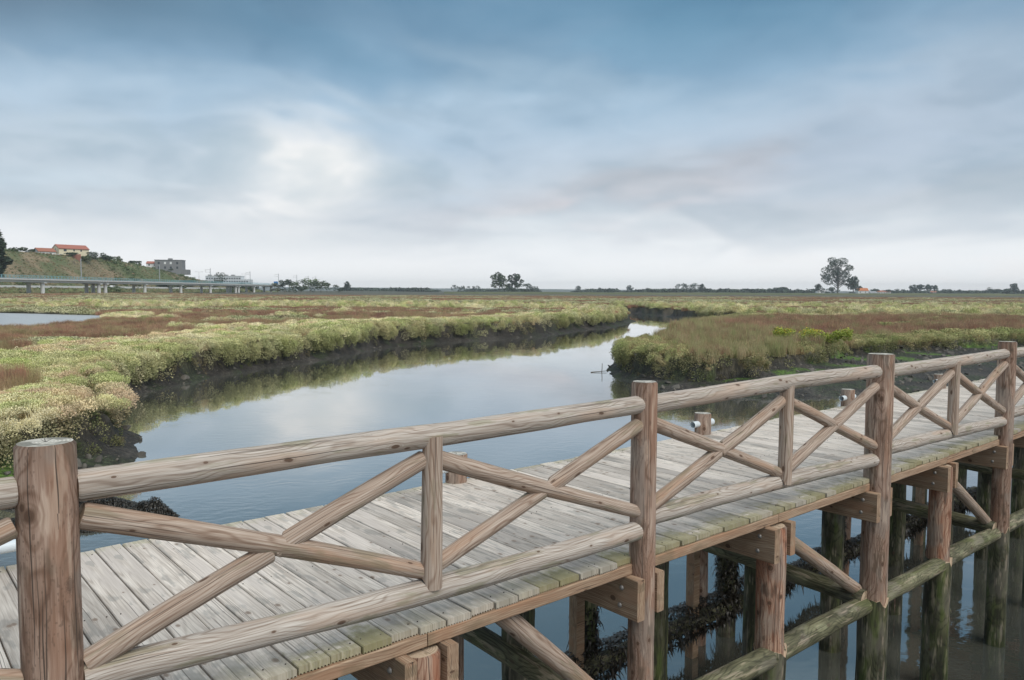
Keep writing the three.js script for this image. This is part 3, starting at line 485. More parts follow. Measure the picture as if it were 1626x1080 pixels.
function tuft(seed, n, wide, spread) {                 // upright rush, 1 m high before scaling
  const r = rng(seed), pos = [], idx = [];
  for (let i = 0; i < n; i++) {
    const th = r() * 6.283, q = Math.sqrt(r()) * spread, a = r() * 6.283, lean = 0.08 + r() * 0.3, h = 0.55 + r() * 0.45, w = wide * (0.6 + r() * 0.8), x = Math.cos(th) * q, z = Math.sin(th) * q, cx = Math.cos(a), cz = Math.sin(a), o = pos.length / 3, b = r() * 6.283, sx = Math.cos(b) * w, sz = Math.sin(b) * w;
    pos.push(x - sx, 0, z - sz, x + sx, 0, z + sz, x + cx * lean * 0.35 * h - sx * 0.8, h * 0.55, z + cz * lean * 0.35 * h - sz * 0.8, x + cx * lean * 0.35 * h + sx * 0.8, h * 0.55, z + cz * lean * 0.35 * h + sz * 0.8, x + cx * lean * h, h, z + cz * lean * h);
    idx.push(o, o + 1, o + 2, o + 1, o + 3, o + 2, o + 2, o + 3, o + 4);
  }
  return geo(pos, null, idx);
}
const plantMat = new THREE.MeshStandardMaterial({ color: 0xffffff, roughness: 0.9, side: THREE.DoubleSide });
{
  const kinds = { shrub: [sprig(1, 150, 0.1), sprig(2, 150, 0.09), sprig(3, 130, 0.12)], rush: [tuft(4, 60, 0.006, 0.2), tuft(5, 60, 0.007, 0.24)], turf: [sprig(7, 90, 0.15), sprig(8, 90, 0.15)], reed: [tuft(9, 40, 0.03, 0.5)] };
  const put = {}; for (const k in kinds) put[k] = kinds[k].map(() => ({ m: [], c: [] }));
  const r = rng(77), mat = new THREE.Matrix4(), qn = new THREE.Quaternion(), e = new THREE.Euler(), sc = new THREE.Vector3(), ps = new THREE.Vector3();
  const add = (kind, x, y, z, s, hy, col, lx = 0, lz = 0) => { const b = put[kind][Math.floor(r() * put[kind].length)]; e.set(lz, r() * 6.283, -lx); qn.setFromEuler(e); mat.compose(ps.set(x, y, z), qn, sc.set(s, hy, s)); b.m.push(...mat.elements); b.c.push(...col); };
  // z from, z to, plants per m2, bush width, rush height
  for (const [z0, z1, dens, size] of [[13, 30, 42, 0.36], [30, 50, 24, 0.44], [50, 90, 10, 0.62], [90, 180, 4.6, 0.85], [180, 430, 0.8, 1.7]]) {
    const n = Math.round((z1 - z0) * (z1 + z0) * 0.78 * dens + (z1 - z0) * 16 * dens);
    for (let i = 0; i < n; i++) {
      const z = -Math.sqrt(lerp(z0 * z0, z1 * z1, r())), x = (r() * 2 - 1) * (-z * 0.76 + 8), d = shore(x, z), k = zone(x, z, d); if (!k) continue;
      const y = height(x, z, d), far = z1 > 100, edge = d - mudWidth(x, z), c = plantColor(k, x, z, r, edge), hum = 0.45 + 1.15 * smooth(0.25, 0.75, fbm(x * 0.55, z * 0.55, 500, 2));
      if (k === 1) { const cu = cushion(x, z, 1.5)[0]; if (cu > 0.86 && r() < 0.75 && !far) continue; const up = far ? 0 : 0.42 * Math.sqrt(Math.max(0, 1 - cu * cu)) - 0.08; const gx = (shore(x + 0.3, z) - d) / 0.3, gz = (shore(x, z + 0.3) - d) / 0.3, lean = edge < 0.7 && !far ? 0.55 : 0; add('shrub', x - gx * lean * 0.9, y - 0.06 + up, z - gz * lean * 0.9, size * (0.8 + r() * 0.5), Math.max(size, 0.36) * (far ? hum : 0.85) * (0.9 + r() * 0.3), c, -gx * lean, -gz * lean); if (r() < (x > 4 && !far ? 0.4 : 0.05)) add('rush', x, y, z, 0.8, 0.5 + r() * 0.25, mix3(plantColor(1, x, z, r), [0.55, 0.4, 0.22], r())); }
      else if (k === 2) { if (!far) { if (r() < (x > 4 && edge < 3.2 ? 0.7 : 0.1)) c.splice(0, 3, ...mix3([0.5, 0.39, 0.23], [0.3, 0.34, 0.13], r())); if (r() < 0.85) add('rush', x, y - 0.02, z, size * 1.9, (0.38 + 0.34 * hum + (x > 4 ? 0.1 : 0)) * (x < -22 && z < -40 ? 0.7 : 1) * (0.85 + r() * 0.35), c); if (r() < 0.1) add('shrub', x, y - 0.05, z, size, 0.35, plantColor(1, x, z, r)); } else add('reed', x, y - 0.02, z, size * 0.9, (0.36 + 0.2 * hum) * (0.8 + r() * 0.4), c); }
      else add('turf', x, y - 0.08, z, size * (1.1 + r() * 0.5), Math.min(0.5, size * 0.8) * hum, c);
    }
  }
  // grass and stems hanging over the lip of the banks
  for (let i = 0; i < 60000; i++) {
    const z = -14 - r() * 86, x = (r() * 2 - 1) * (-z * 0.72 + 6), d = shore(x, z), mw = mudWidth(x, z); if (d < mw + 0.1 || d > mw + 0.6) continue;
    const gx = (shore(x + 0.3, z) - d) / 0.3, gz = (shore(x, z + 0.3) - d) / 0.3, y = height(x, z, d);
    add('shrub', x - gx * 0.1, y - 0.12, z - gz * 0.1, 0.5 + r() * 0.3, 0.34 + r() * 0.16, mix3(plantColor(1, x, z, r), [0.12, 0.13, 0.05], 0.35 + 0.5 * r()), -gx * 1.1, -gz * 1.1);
  }
  for (let i = 0; i < 45000; i++) {
    const z = -14 - r() * 42, x = (r() * 2 - 1) * (-z * 0.72 + 6), d = shore(x, z), mw = mudWidth(x, z); if (d < mw - 0.05 || d > mw + 0.5 || mw > 4) continue;
    const gx = (shore(x + 0.3, z) - d) / 0.3, gz = (shore(x, z + 0.3) - d) / 0.3, y = height(x, z, d);
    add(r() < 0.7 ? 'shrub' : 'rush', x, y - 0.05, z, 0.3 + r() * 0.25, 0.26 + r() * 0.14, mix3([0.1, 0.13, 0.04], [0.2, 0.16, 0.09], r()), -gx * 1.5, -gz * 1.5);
  }
  for (let k = 0; k < CHANNEL.length; k++) {
    const [ax, az] = CHANNEL[k], [bx, bz] = CHANNEL[(k + 1) % CHANNEL.length]; if (Math.max(az, bz) > -12 || Math.min(az, bz) < -130) continue;
    const nn = Math.hypot(bx - ax, bz - az) * 20;
    for (let i = 0; i < nn; i++) {
      const t = r(); let x = lerp(ax, bx, t), z = lerp(az, bz, t), gx = 0, gz = 0; const mw = mudWidth(x, z); if (mw > 3.5) break;
      for (let q = 0; q < 3; q++) { const d = shore(x, z); gx = (shore(x + 0.3, z) - d) / 0.3; gz = (shore(x, z + 0.3) - d) / 0.3; const l = Math.hypot(gx, gz) || 1; gx /= l; gz /= l; x += gx * (mw + 0.14 - d); z += gz * (mw + 0.14 - d); }
      const gap = fbm(x * 0.42 + 7, z * 0.42, 810, 2); if (gap < 0.46 + 0.16 * r()) continue;
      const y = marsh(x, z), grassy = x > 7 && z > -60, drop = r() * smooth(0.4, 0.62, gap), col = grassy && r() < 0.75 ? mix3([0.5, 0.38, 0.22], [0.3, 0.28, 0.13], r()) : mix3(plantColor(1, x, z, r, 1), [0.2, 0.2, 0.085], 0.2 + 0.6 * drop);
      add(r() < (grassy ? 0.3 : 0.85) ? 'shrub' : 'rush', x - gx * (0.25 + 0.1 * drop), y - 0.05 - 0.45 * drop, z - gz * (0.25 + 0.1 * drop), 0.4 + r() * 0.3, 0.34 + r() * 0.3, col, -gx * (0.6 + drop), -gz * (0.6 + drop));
    }
  }
  const names = { shrub: ['salt_marsh_shrubs', 'low pale green and straw coloured shrubs along the creek banks', 'shrubs'], rush: ['brown_rushes', 'reddish brown rushes standing in bands on the marsh', 'rushes'], turf: ['marsh_turf', 'pale green cushions of marsh turf spreading to the far marsh', 'turf'], reed: ['distant_rushes', 'brown strips of rushes crossing the distant marsh', 'rushes'] };
  const LB = ['', ', denser growth', ', wispy growth'];
  let total = 0;
  for (const k in put) put[k].forEach((b, i) => {
    const n = b.m.length / 16; total += n; if (!n) return;
    const im = new THREE.InstancedMesh(kinds[k][i], plantMat, n); im.instanceMatrix.array.set(b.m); im.instanceColor = new THREE.InstancedBufferAttribute(new Float32Array(b.c), 3); im.castShadow = im.receiveShadow = true;
    im.name = numbered(names[k][0]); scene.add(im); tag(im, names[k][1], names[k][2], names[k][2] + ' covering the marsh', 'stuff');
  });
  console.log('plants', total);
}
{ // clods and stones on the bare mud of the far bank
  const g = new THREE.IcosahedronGeometry(1, 1), p = g.attributes.position, r = rng(31); for (let i = 0; i < p.count; i++) { const s = 0.75 + 0.5 * vn(p.getX(i) * 2 + 9, p.getY(i) * 2 + p.getZ(i) * 3 + 9, 3); p.setXYZ(i, p.getX(i) * s, p.getY(i) * s * 0.6, p.getZ(i) * s); } g.computeVertexNormals();
  const m = [], c = [], mat = new THREE.Matrix4(), q = new THREE.Quaternion(), e = new THREE.Euler();
  for (let i = 0; i < 30000; i++) {
    const z = -14 - r() * 60, x = (r() * 2 - 1) * (-z * 0.7 + 6), d = shore(x, z), mw = mudWidth(x, z); if (d < -0.1 || d > mw + 0.35 || r() > (x > 8 ? 1 : 0.6)) continue;
    const s = 0.02 + 0.1 * r() ** 5; e.set(r(), r() * 6, r()); mat.compose(new THREE.Vector3(x, height(x, z, d) + s * 0.1, z), q.setFromEuler(e), new THREE.Vector3(s * (0.8 + r()), s, s * (0.8 + r()))); m.push(...mat.elements); const t = 0.05 + r() * 0.07; c.push(t, t * 0.9, t * 0.75);
  }
  const im = new THREE.InstancedMesh(flat(g), std(1, 1, 1, { roughness: 0.7 }), m.length / 16); im.instanceMatrix.array.set(m); im.instanceColor = new THREE.InstancedBufferAttribute(new Float32Array(c), 3); im.castShadow = im.receiveShadow = true; im.name = 'mud_clods'; scene.add(im); tag(im, 'dark clods and stones strewn over the bare mud banks', 'mud', null, 'stuff');
}

// ---------------------------------------------------------------- trees and bushes
const leafMat = {}, leafOf = (r, g, b) => leafMat[[r, g, b]] ??= std(r, g, b, { side: THREE.DoubleSide, roughness: 0.8, vertexColors: true });
const bark = std(0.16, 0.13, 0.1);
function crownGeo(seed, blobs, n, leaf) {              // leaf sprays spread over the blobs [x, y, z, rx, ry, rz]
  const r = rng(seed), pos = [], idx = [], col = [], vol = blobs.map(b => (b[3] * b[4] * b[5]) ** 0.7), sum = vol.reduce((a, b) => a + b, 0);
  for (let i = 0; i < n; i++) {
    let t = r() * sum, k = 0; while (k < blobs.length - 1 && (t -= vol[k]) > 0) k++;
    const b = blobs[k], u = r() * 2 - 1, th = r() * 6.283, s = Math.sqrt(1 - u * u), q = Math.cbrt(0.25 + 0.75 * r()) * (0.82 + 0.3 * vn(u * 3 + seed, th * 1.4, k)), x = b[0] + Math.cos(th) * s * b[3] * q, y = b[1] + u * b[4] * q, z = b[2] + Math.sin(th) * s * b[5] * q;
    const o = pos.length / 3, l = leaf * (0.6 + r() * 0.8), A = r() * 6.283, B = r() * 6.283, tone = 0.7 + r() * 0.6;
    const ax = Math.cos(A) * l, az = Math.sin(A) * l, ay = (r() - 0.5) * l, bx = Math.cos(B) * l * 0.5, bz = Math.sin(B) * l * 0.5, by = (r() - 0.3) * l * 0.8;
    pos.push(x - ax, y - ay, z - az, x + bx, y + by, z + bz, x + ax, y + ay, z + az, x - bx, y - by, z - bz); idx.push(o, o + 1, o + 2, o, o + 2, o + 3); for (let e = 0; e < 4; e++) col.push(tone, tone, tone * 0.95);
  }
  return geo(pos, null, idx, null, col);
}
const limb = (a, b, r0, r1) => logGeo(a, b, r0, r1, { rad: 6, seg: 4, bow: 0.05, cham: 0.01 });
function tree(name, label, cat, [x, y, z], h, w, kind, color, seed, group) {
  if (z < -600) { h *= 1.2; w *= 1.15; }
  const r = rng(seed), t = thing(name, label, cat, [x, y, z], 0, group), blobs = [], limbs = [];
  const full = kind === 'full', bush = kind === 'bush', tall = kind === 'pine', gum = kind === 'gum', base = bush ? 0.04 : full ? 0.08 : gum ? 0.3 : tall ? 0.5 : 0.28, K = bush ? 10 : full ? 24 : gum ? 26 : 12;
  for (let k = 0; k < K; k++) {
    const f = (k + 0.5) / K, th = k * 2.4 + r(), yy = lerp(base, bush ? 0.84 : 0.9, bush ? Math.sqrt(r()) : f) * h;
    const env = bush ? 0.5 * Math.sqrt(1 - (yy / h) ** 2 * 0.8) : tall ? 0.42 : gum ? 0.5 * Math.sin(Math.PI * clamp(f * 0.62 + 0.2)) : 0.46 * Math.sin(Math.PI * clamp(f * 0.7 + 0.22));
    const q = env * w * (bush ? Math.sqrt(r()) : 0.35 + 0.65 * r()), bx = Math.cos(th) * q, bz = Math.sin(th) * q, s = (bush ? 0.2 : gum ? 0.12 : tall ? 0.17 : 0.17) * (0.7 + 0.6 * r());
    blobs.push([bx, yy, bz, w * s, Math.min(w, h) * s * (bush ? 0.8 : 0.72), w * s]);
    if (!bush) limbs.push(limb([0, lerp(base * 0.5, 0.6, f) * h, 0], [bx * 0.85, yy, bz * 0.85], h * 0.012, h * 0.004));
  }
  if (!bush) blobs.push([0, h * 0.55, 0, w * 0.16, h * 0.22, w * 0.16]);
  const n = bush ? 620 : full ? 4200 : gum ? 9000 : 1700, leaf = bush ? Math.max(0.28, w * 0.055) : gum ? 0.75 : Math.max(0.35, h * 0.045);
  mesh('crown', crownGeo(seed, blobs, n, leaf), leafOf(...color), t);
  const tr = [limb([0, -0.6, 0], [w * 0.02, h * (bush ? 0.4 : 0.72), 0], h * (bush ? 0.03 : 0.022), h * 0.008), ...limbs].map(g => { g.clearGroups(); return g; });
  mesh('trunk', mergeGeometries(tr), bark, t);
  return t;
}
const DK = [0.045, 0.07, 0.035], MD = [0.07, 0.1, 0.04], LT = [0.11, 0.16, 0.05], OL = [0.12, 0.13, 0.06], BL = [0.055, 0.085, 0.06];
const nth = ['first', 'second', 'third', 'fourth', 'fifth', 'sixth', 'seventh', 'eighth', 'ninth', 'tenth', 'eleventh'];
tree('evergreen_tree', 'tall dark evergreen tree on the hill at the left edge', 'tree', [-228, 3, -340], 26, 13, 'full', DK, 900);
tree('tall_gum_tree', 'tallest tree on the horizon, a spreading gum beside the orange roofed house', 'tree', [420, -2, -1000], 42, 40, 'gum', DK, 901);
tree('evergreen_tree', 'dark tree just right of the tall gum tree', 'tree', [441, -1, -1000], 20, 17, 'round', DK, 902);
tree('broadleaf_tree', 'broad round tree, left one of the pair on the central horizon', 'tree', [-15, -0.4, -900], 20, 20, 'round', MD, 903);
tree('broadleaf_tree', 'dark tree, right one of the pair on the central horizon', 'tree', [3, -0.4, -900], 20, 16, 'round', DK, 904);
[[15, -880, 9.5, 13], [25, -900, 7.5, 9], [-1, -880, 6, 12]].forEach(([x, z, h, w], i) => tree('bush', ['large bush under the dark tree of the central pair', 'loose bush at the outer end of the central clump', 'low bush between the trunks of the central pair'][i], 'bush', [x, -0.6, z], h, w, 'bush', BL, 910 + i, 'bushes of the central clump'));
[[-98, 10, 8.5], [-90, 8, 8.5], [-83, 9, 8.5], [-74, 8, 7.5], [-66, 8, 7.5], [-57, 9, 8.5]].forEach(([x, h, w], i) => tree('roadside_tree', `${nth[i]} from left of the six small trees on the horizon`, 'tree', [x, -0.2, -1300], h + 0.8, w, 'bush', BL, 920 + i, 'six small trees in a row on the horizon'));
tree('round_tree', 'lone round tree past the bushes at the end of the viaduct', 'tree', [-213, -0.3, -1000], 12, 10, 'round', BL, 930);
[[128, -1500, 11, 12, 'lone spreading tree, first right of the central clump'], [169, -1500, 8, 10, 'small low tree, second right of the central clump'], [213, -1400, 12, 12.6, 'clear round tree standing alone left of the dark grove'], [262, -1500, 8, 11, 'thin pale tree left of the dark grove'], [308, -1500, 7, 7, 'tiny tree close to the dark grove'], [480, -1600, 8, 8, 'tiny tree between the dark grove and the wide clump'], [412, -1500, 6, 10, 'low tree just right of the dark grove'], [479, -1300, 6.5, 8, 'small tree just right of the wide clump']].forEach(([x, z, h, w, l], i) => tree('distant_tree', l, 'tree', [x, -0.2, z], h, w, 'round', BL, 940 + i, 'single trees along the horizon'));
[[261, 13, 14], [272, 12.5, 16], [283, 13.5, 14], [294, 13, 10]].forEach(([x, h, w], i) => tree('grove_tree', `${nth[i]} tree from left in the dark grove of four`, 'tree', [x, -0.4, -1200], h, w, i < 3 ? 'bush' : 'round', BL, 960 + i, 'dark grove of four trees'));
tree('wide_tree_clump', 'wide low rounded tree between the dark grove and the tall gum', 'tree', [415, -0.4, -1200], 8.5, 24, 'bush', BL, 966);
[[415, -1050, 12, 11, 'leaning small tree left of the tall gum tree', 'round'], [437, -1080, 7, 9, 'round bush behind the tall gum tree', 'bush'], [410, -990, 8, 12, 'dark bush at the foot of the tall gum tree', 'bush'], [467, -1040, 10, 8, 'small tree behind the orange roof', 'round'], [515, -1100, 7, 11, 'tree behind the white shed', 'bush']].forEach(([x, z, h, w, l, k], i) => tree('farm_tree', l, 'tree', [x, -0.6, z], h, w, k, BL, 970 + i, 'trees round the farm houses'));
[[536, -1100, 6, 11, 'bush'], [547, -1100, 7, 7, 'bush'], [582, -1150, 7, 8, 'bush'], [622, -1200, 13, 14, 'round'], [685, -1300, 14, 11, 'pine'], [697, -1300, 14, 12, 'pine'], [709, -1300, 13.5, 11, 'pine'], [635, -1200, 4, 9, 'bush'], [672, -1200, 8, 14, 'bush'], [751, -1300, 7, 7, 'round'], [647, -1100, 4.5, 7, 'bush']].forEach(([x, z, h, w, k], i) => tree(k === 'pine' ? 'umbrella_pine' : 'hedgerow_tree', `${nth[i]} along the hedgerow right of the orange roofed house`, 'tree', [x, -0.7, z], h, w, k, BL, 980 + i, 'hedgerow trees on the right horizon'));
[[780, -1300, 4.5, 23], [713, -1150, 9, 13], [729, -1150, 8, 22], [746, -1150, 15, 12], [764, -1150, 7, 15]].forEach(([x, z, h, w], i) => tree('shelter_tree', ['long low thicket behind the right-hand shelter trees', 'rounded tree at the left end of the right-hand shelter trees', 'wide tree in the middle of the right-hand shelter trees', 'tallest of the right-hand shelter trees', 'tree cut by the right edge of the picture'][i], 'tree', [x, -0.9, z], h, w, i === 3 ? 'round' : 'bush', BL, 1000 + i, 'shelter trees at the right edge'));
[[-188, -640, 9, 10.5, 1.0], [-184, -650, 8, 9.5, 0], [-191, -700, 9.5, 10.5, 1.5], [-188, -720, 11.5, 13, 0.6], [-177, -690, 8, 8, -0.3], [-178, -720, 9, 12, 0.5], [-177, -740, 8, 8.5, 0.3], [-182, -800, 6, 6.5, 1], [-168, -760, 4.5, 7.5, -0.4], [-194, -640, 7, 9.5, 0.2], [-171, -620, 5, 7, -0.3]].forEach(([x, z, h, w, y], i) => tree('roadside_bush', `${nth[i]} of the green bushes where the viaduct meets the ground`, 'bush', [x, y - 0.4, z], h, w, 'bush', [DK, MD, MD, LT, DK, MD, MD, DK, DK, OL, DK][i], 1010 + i, 'bushes at the end of the viaduct'));

// flowering bush on the far bank
[[14.5, -41, 1.2], [15.7, -40.8, 1.4], [17.1, -40.2, 1.6], [16.3, -41.4, 1.6]].forEach(([x, z, w], i) => {
  const t = thing('flowering_bush', ['yellow green flowering bush nearest the creek on the opposite bank', 'yellow flowered bush second from the creek on the opposite bank', 'tallest bright green bush above the mud of the opposite bank', 'bright green bush at the back of the flowering clump'][i], 'bush', [x, -1.22, z], i, 'flowering bushes on the opposite bank'), r = rng(1100 + i), bl = [];
  for (let k = 0; k < 8; k++) bl.push([(r() - 0.5) * w * 0.8, 0.42 + r() * 0.5, (r() - 0.5) * w * 0.6, 0.3, 0.24, 0.3]);
  mesh('foliage', crownGeo(1100 + i, bl, 1600, 0.045), leafOf(0.32, 0.38, 0.06), t); mesh('flowers', crownGeo(1120 + i, bl.map(b => [b[0], b[1] + 0.08, b[2], 0.25, 0.2, 0.25]), i < 2 ? 420 : 120, 0.03), leafOf(0.75, 0.55, 0.03), t);
});
// a stick and its reflection at the tip of the opposite bank
{ const t = thing('driftwood_stick', 'thin dark stick leaning in the water off the bank tip', 'stick', [4.75, WATER, -41.5]); mesh('stem', logGeo([0, -0.5, 0], [0.12, 0.5, 0], 0.025, 0.015, { rad: 6, seg: 5, bow: 0.05 }), bark, t); mesh('branch', logGeo([-0.5, 0.02, 0.1], [0.4, 0.06, -0.2], 0.025, 0.015, { rad: 6, seg: 4 }), bark, t); }

// ---------------------------------------------------------------- hill, viaduct and buildings on the left
const ridge = z => lerp(20.8, 7.5, smooth(470, 640, z)) * smooth(700, 615, z), ridgeX = z => lerp(-258, -240, clamp((z - 430) / 200));
function hillY(x, z) {                                  // z positive away
  const fx = -211, t = (fx - x);
  if (t < 0) return -0.9; const R = ridge(z), rx = fx - ridgeX(z);
  let y = t < 9 ? lerp(-0.8, 2.5, smooth(0, 9, t)) : t < 17 ? 2.5 : lerp(2.5, R, smooth(17, rx, t));
  y = Math.min(y, Math.max(R, 1)) ; if (t < 9) y = lerp(-0.8, Math.min(2.5, Math.max(R, 1)), smooth(0, 9, t));
  return y + (t > 18 ? 0.9 * (fbm(x * 0.09, z * 0.09, 600, 3) - 0.5) * 2 * smooth(18, 26, t) : 0) + (t > rx ? Math.min(4, (t - rx) * 0.04) : 0);
}
{
  const pos = [], uv = [], col = [], idx = []; let nx = 0;
  const xs = []; for (let x = -205; x > -300; x -= 2) xs.push(x); for (let x = -300; x > -420; x -= 12) xs.push(x); nx = xs.length; let rows = 0;
  for (let z = 40; z <= 720; z += 3.5) { rows++; for (const x of xs) { pos.push(x, hillY(x, z), -z); uv.push(x, z); const n = fbm(x * 0.07, z * 0.05 + x * 0.04, 610, 4), m = fbm(x * 0.12, z * 0.12, 620, 4); let c = mix3([0.17, 0.14, 0.08], [0.1, 0.125, 0.05], smooth(0.34, 0.54, n)); c = mix3(c, [0.27, 0.2, 0.125], smooth(0.56, 0.68, m) * 0.8); const t = -211 - x; if (t < 9) c = mix3([0.12, 0.17, 0.05], [0.15, 0.13, 0.07], m); if (t > 9.5 && t < 16.5) c = [0.09, 0.09, 0.09]; col.push(...c); } }
  for (let j = 0; j < rows - 1; j++) for (let i = 0; i < nx - 1; i++) { const a = j * nx + i; idx.push(a, a + 1, a + nx, a + 1, a + nx + 1, a + nx); }
  const g = geo(pos, uv, idx, null, col); structure(mesh('hill', g, new THREE.MeshStandardMaterial({ vertexColors: true, roughness: 0.95, side: THREE.DoubleSide })), 'dry grassy hillside behind the viaduct with houses along its top', 'hill');
}
[[-281, -440, 5, 10], [-277, -446, 4, 7], [-254, -447, 3, 7], [-249, -452, 4, 8], [-252, -466, 5, 8], [-251, -480, 5, 9], [-254, -500, 4.5, 7], [-253, -520, 3.5, 10], [-227, -440, 3.6, 5], [-233, -480, 3.6, 4.5], [-247, -560, 4, 4]].forEach(([x, z, h, w], i) => tree('hillside_bush', `${nth[i]} bush from left along the hill above the viaduct`, 'bush', [x, hillY(x, -z) - 0.5, z], h, w, 'bush', i % 3 ? DK : MD, 1040 + i, 'bushes on the hill'));
[[-224, -500, 4, 11], [-234, -560, 4.5, 14], [-223, -520, 3.5, 7], [-232, -600, 5, 10], [-241, -640, 9, 8], [-240, -690, 7, 17], [-262, -700, 7, 15], [-215, -640, 5, 9], [-216, -600, 4.5, 10]].forEach(([x, z, h, w], i) => tree('verge_bush', `${nth[i]} bush at the foot of the hill behind the viaduct`, 'bush', [x, hillY(x, -z) - 0.5, z], h, w, 'bush', i % 2 ? MD : DK, 1060 + i, 'bushes at the foot of the hill'));

{ // dry grass clumps and scrub on the slope
  const r = rng(650), m = [], c = [], mat = new THREE.Matrix4(), q = new THREE.Quaternion(), e = new THREE.Euler();
  for (let i = 0; i < 36000; i++) { const z = 60 + r() * 620, x = -212 - r() * 60, t = -211 - x; if (t > 8 && t < 17.5) continue; const n = fbm(x * 0.05, z * 0.03 + x * 0.03, 640, 4), green = n > 0.5 ? 0.85 : 0.3, s = 0.5 + r() * r() * (n > 0.58 ? 2.6 : 1.1); e.set(0, r() * 6, 0); mat.compose(new THREE.Vector3(x, hillY(x, z) - 0.15, -z), q.setFromEuler(e), new THREE.Vector3(s, s * 0.75, s)); m.push(...mat.elements); const k = 0.7 + r() * 0.6; c.push(...(r() < green ? [0.1 * k, 0.14 * k, 0.05 * k] : r() < 0.5 ? [0.36 * k, 0.26 * k, 0.16 * k] : [0.26 * k, 0.22 * k, 0.11 * k])); }
  const im = new THREE.InstancedMesh(sprig(12, 40, 0.24), plantMat, m.length / 16); im.instanceMatrix.array.set(m); im.instanceColor = new THREE.InstancedBufferAttribute(new Float32Array(c), 3); im.castShadow = im.receiveShadow = true; im.name = 'hillside_scrub'; scene.add(im); tag(im, 'dry grass and scrub covering the hillside behind the viaduct', 'scrub', null, 'stuff');
}
const concrete = std(0.66, 0.66, 0.64), concreteDark = std(0.22, 0.22, 0.22), teal = std(0.22, 0.42, 0.46, { roughness: 0.5 }), white = std(0.74, 0.74, 0.72), cream = std(0.72, 0.64, 0.46), tileRed = std(0.36, 0.13, 0.09), tileBrown = std(0.33, 0.13, 0.08), glassDark = std(0.05, 0.06, 0.07, { roughness: 0.2 });
{
  const v = thing('viaduct', 'long pale concrete viaduct with teal railing crossing below the hill', 'viaduct', [-204, 0, -300]);
  const zs = [-245, -200, -155, -110, -65, -20, 31, 76, 82, 123, 169, 215, 262, 268, 302, 345], end = 375;
  for (let i = 0; i < zs.length; i++) { const z = zs[i], joint = (zs[i + 1] - z === 6) || (z - zs[i - 1] === 6); for (const [x, y0] of [[3.2, -1.5], [-2.8, -1.5]]) mesh('pier', new THREE.CylinderGeometry(0.82, 0.85, 4.66 - y0, 14).translate(x, (4.66 + y0) / 2, -z), concrete, v); mesh('pier_cap', box(-4.4, 4.6, joint ? 4.2 : 4.3, 4.75, -z - 1, -z + 1), concrete, v); }
  const cuts = [-260, -120, -20, 79, 169, 265, end]; for (let i = 0; i < cuts.length - 1; i++) { mesh('girder', box(-4.2, 4.2, 4.68, 5.62, -cuts[i + 1] + 0.1, -cuts[i] - 0.1), concrete, v); mesh('deck_slab', box(-5.2, 5.2, 5.63, 6.05, -cuts[i + 1] + 0.05, -cuts[i] - 0.05), concrete, v); }
  for (const x of [5.05, -5.05]) { for (const y of [6.6, 7.5]) mesh('rail_bar', box(x - 0.05, x + 0.05, y - 0.045, y + 0.045, -end, 260), teal, v); const ps = []; for (let z = -258; z < end; z += 2.5) ps.push(box(x - 0.06, x + 0.06, 6.05, 7.6, -z - 0.06, -z + 0.06)); const p = mesh('railing_posts', mergeGeometries(ps), teal, v); p.userData.kind = 'stuff'; }
  mesh('ballast', box(-3.2, 3.2, 6.06, 6.4, -end, 260), concreteDark, v);
}
[365, 446, 521, 600, 673, 730, 771, 800].forEach((z, i) => {
  const t = thing('catenary_mast', `${nth[i]} steel overhead line mast from left along the railway`, 'mast', [-203, z > 670 ? 3 : 6.3, -z], 0, 'overhead line masts'), y = z > 670 ? 3.3 : 0;
  mesh('pole', box(-0.16, 0.16, 0, 9.9 + y, -0.16, 0.16), std(0.4, 0.42, 0.43, { metalness: 0.3 }), t); mesh('arm', mergeGeometries([box(-3.4, 0, 8.9 + y, 9.05 + y, -0.06, 0.06), box(-3.2, 0, 7.3 + y, 7.42 + y, -0.05, 0.05), box(-3.3, -3.18, 7.3 + y, 9 + y, -0.05, 0.05)]), steel, t);
});
{ const b = thing('road_barrier', 'long pale roadside barrier behind the viaduct piers', 'barrier', [-221.3, 2.5, -430]); for (let k = 0; k < 29; k++) mesh('panel', box(-0.15, 0.15, 0, 1, -200 + k * 20 + 0.05, -200 + k * 20 + 19.9), concrete, b); }
{ const c = thing('white_car', 'small white car on the road behind the viaduct', 'car', [-225, 2.55, -436], 0), s = new THREE.Shape([[-2.1, 0.3], [2.1, 0.3], [2.1, 0.8], [1.2, 0.92], [0.7, 1.45], [-1.3, 1.45], [-1.9, 0.9], [-2.1, 0.85]].map(p => new THREE.Vector2(...p)));
  mesh('body', new THREE.ExtrudeGeometry(s, { depth: 1.6, bevelSize: 0.06, bevelThickness: 0.06, bevelSegments: 1 }).translate(0, 0, -0.8).rotateY(Math.PI / 2), white, c); for (const z of [-1.3, 1.3]) for (const x of [-0.8, 0.8]) mesh('wheel', new THREE.CylinderGeometry(0.32, 0.32, 0.2, 12).rotateZ(Math.PI / 2).translate(x, 0.32, z), glassDark, c); mesh('window', box(-0.87, 0.87, 0.95, 1.35, -0.6, 1.1), glassDark, c); }

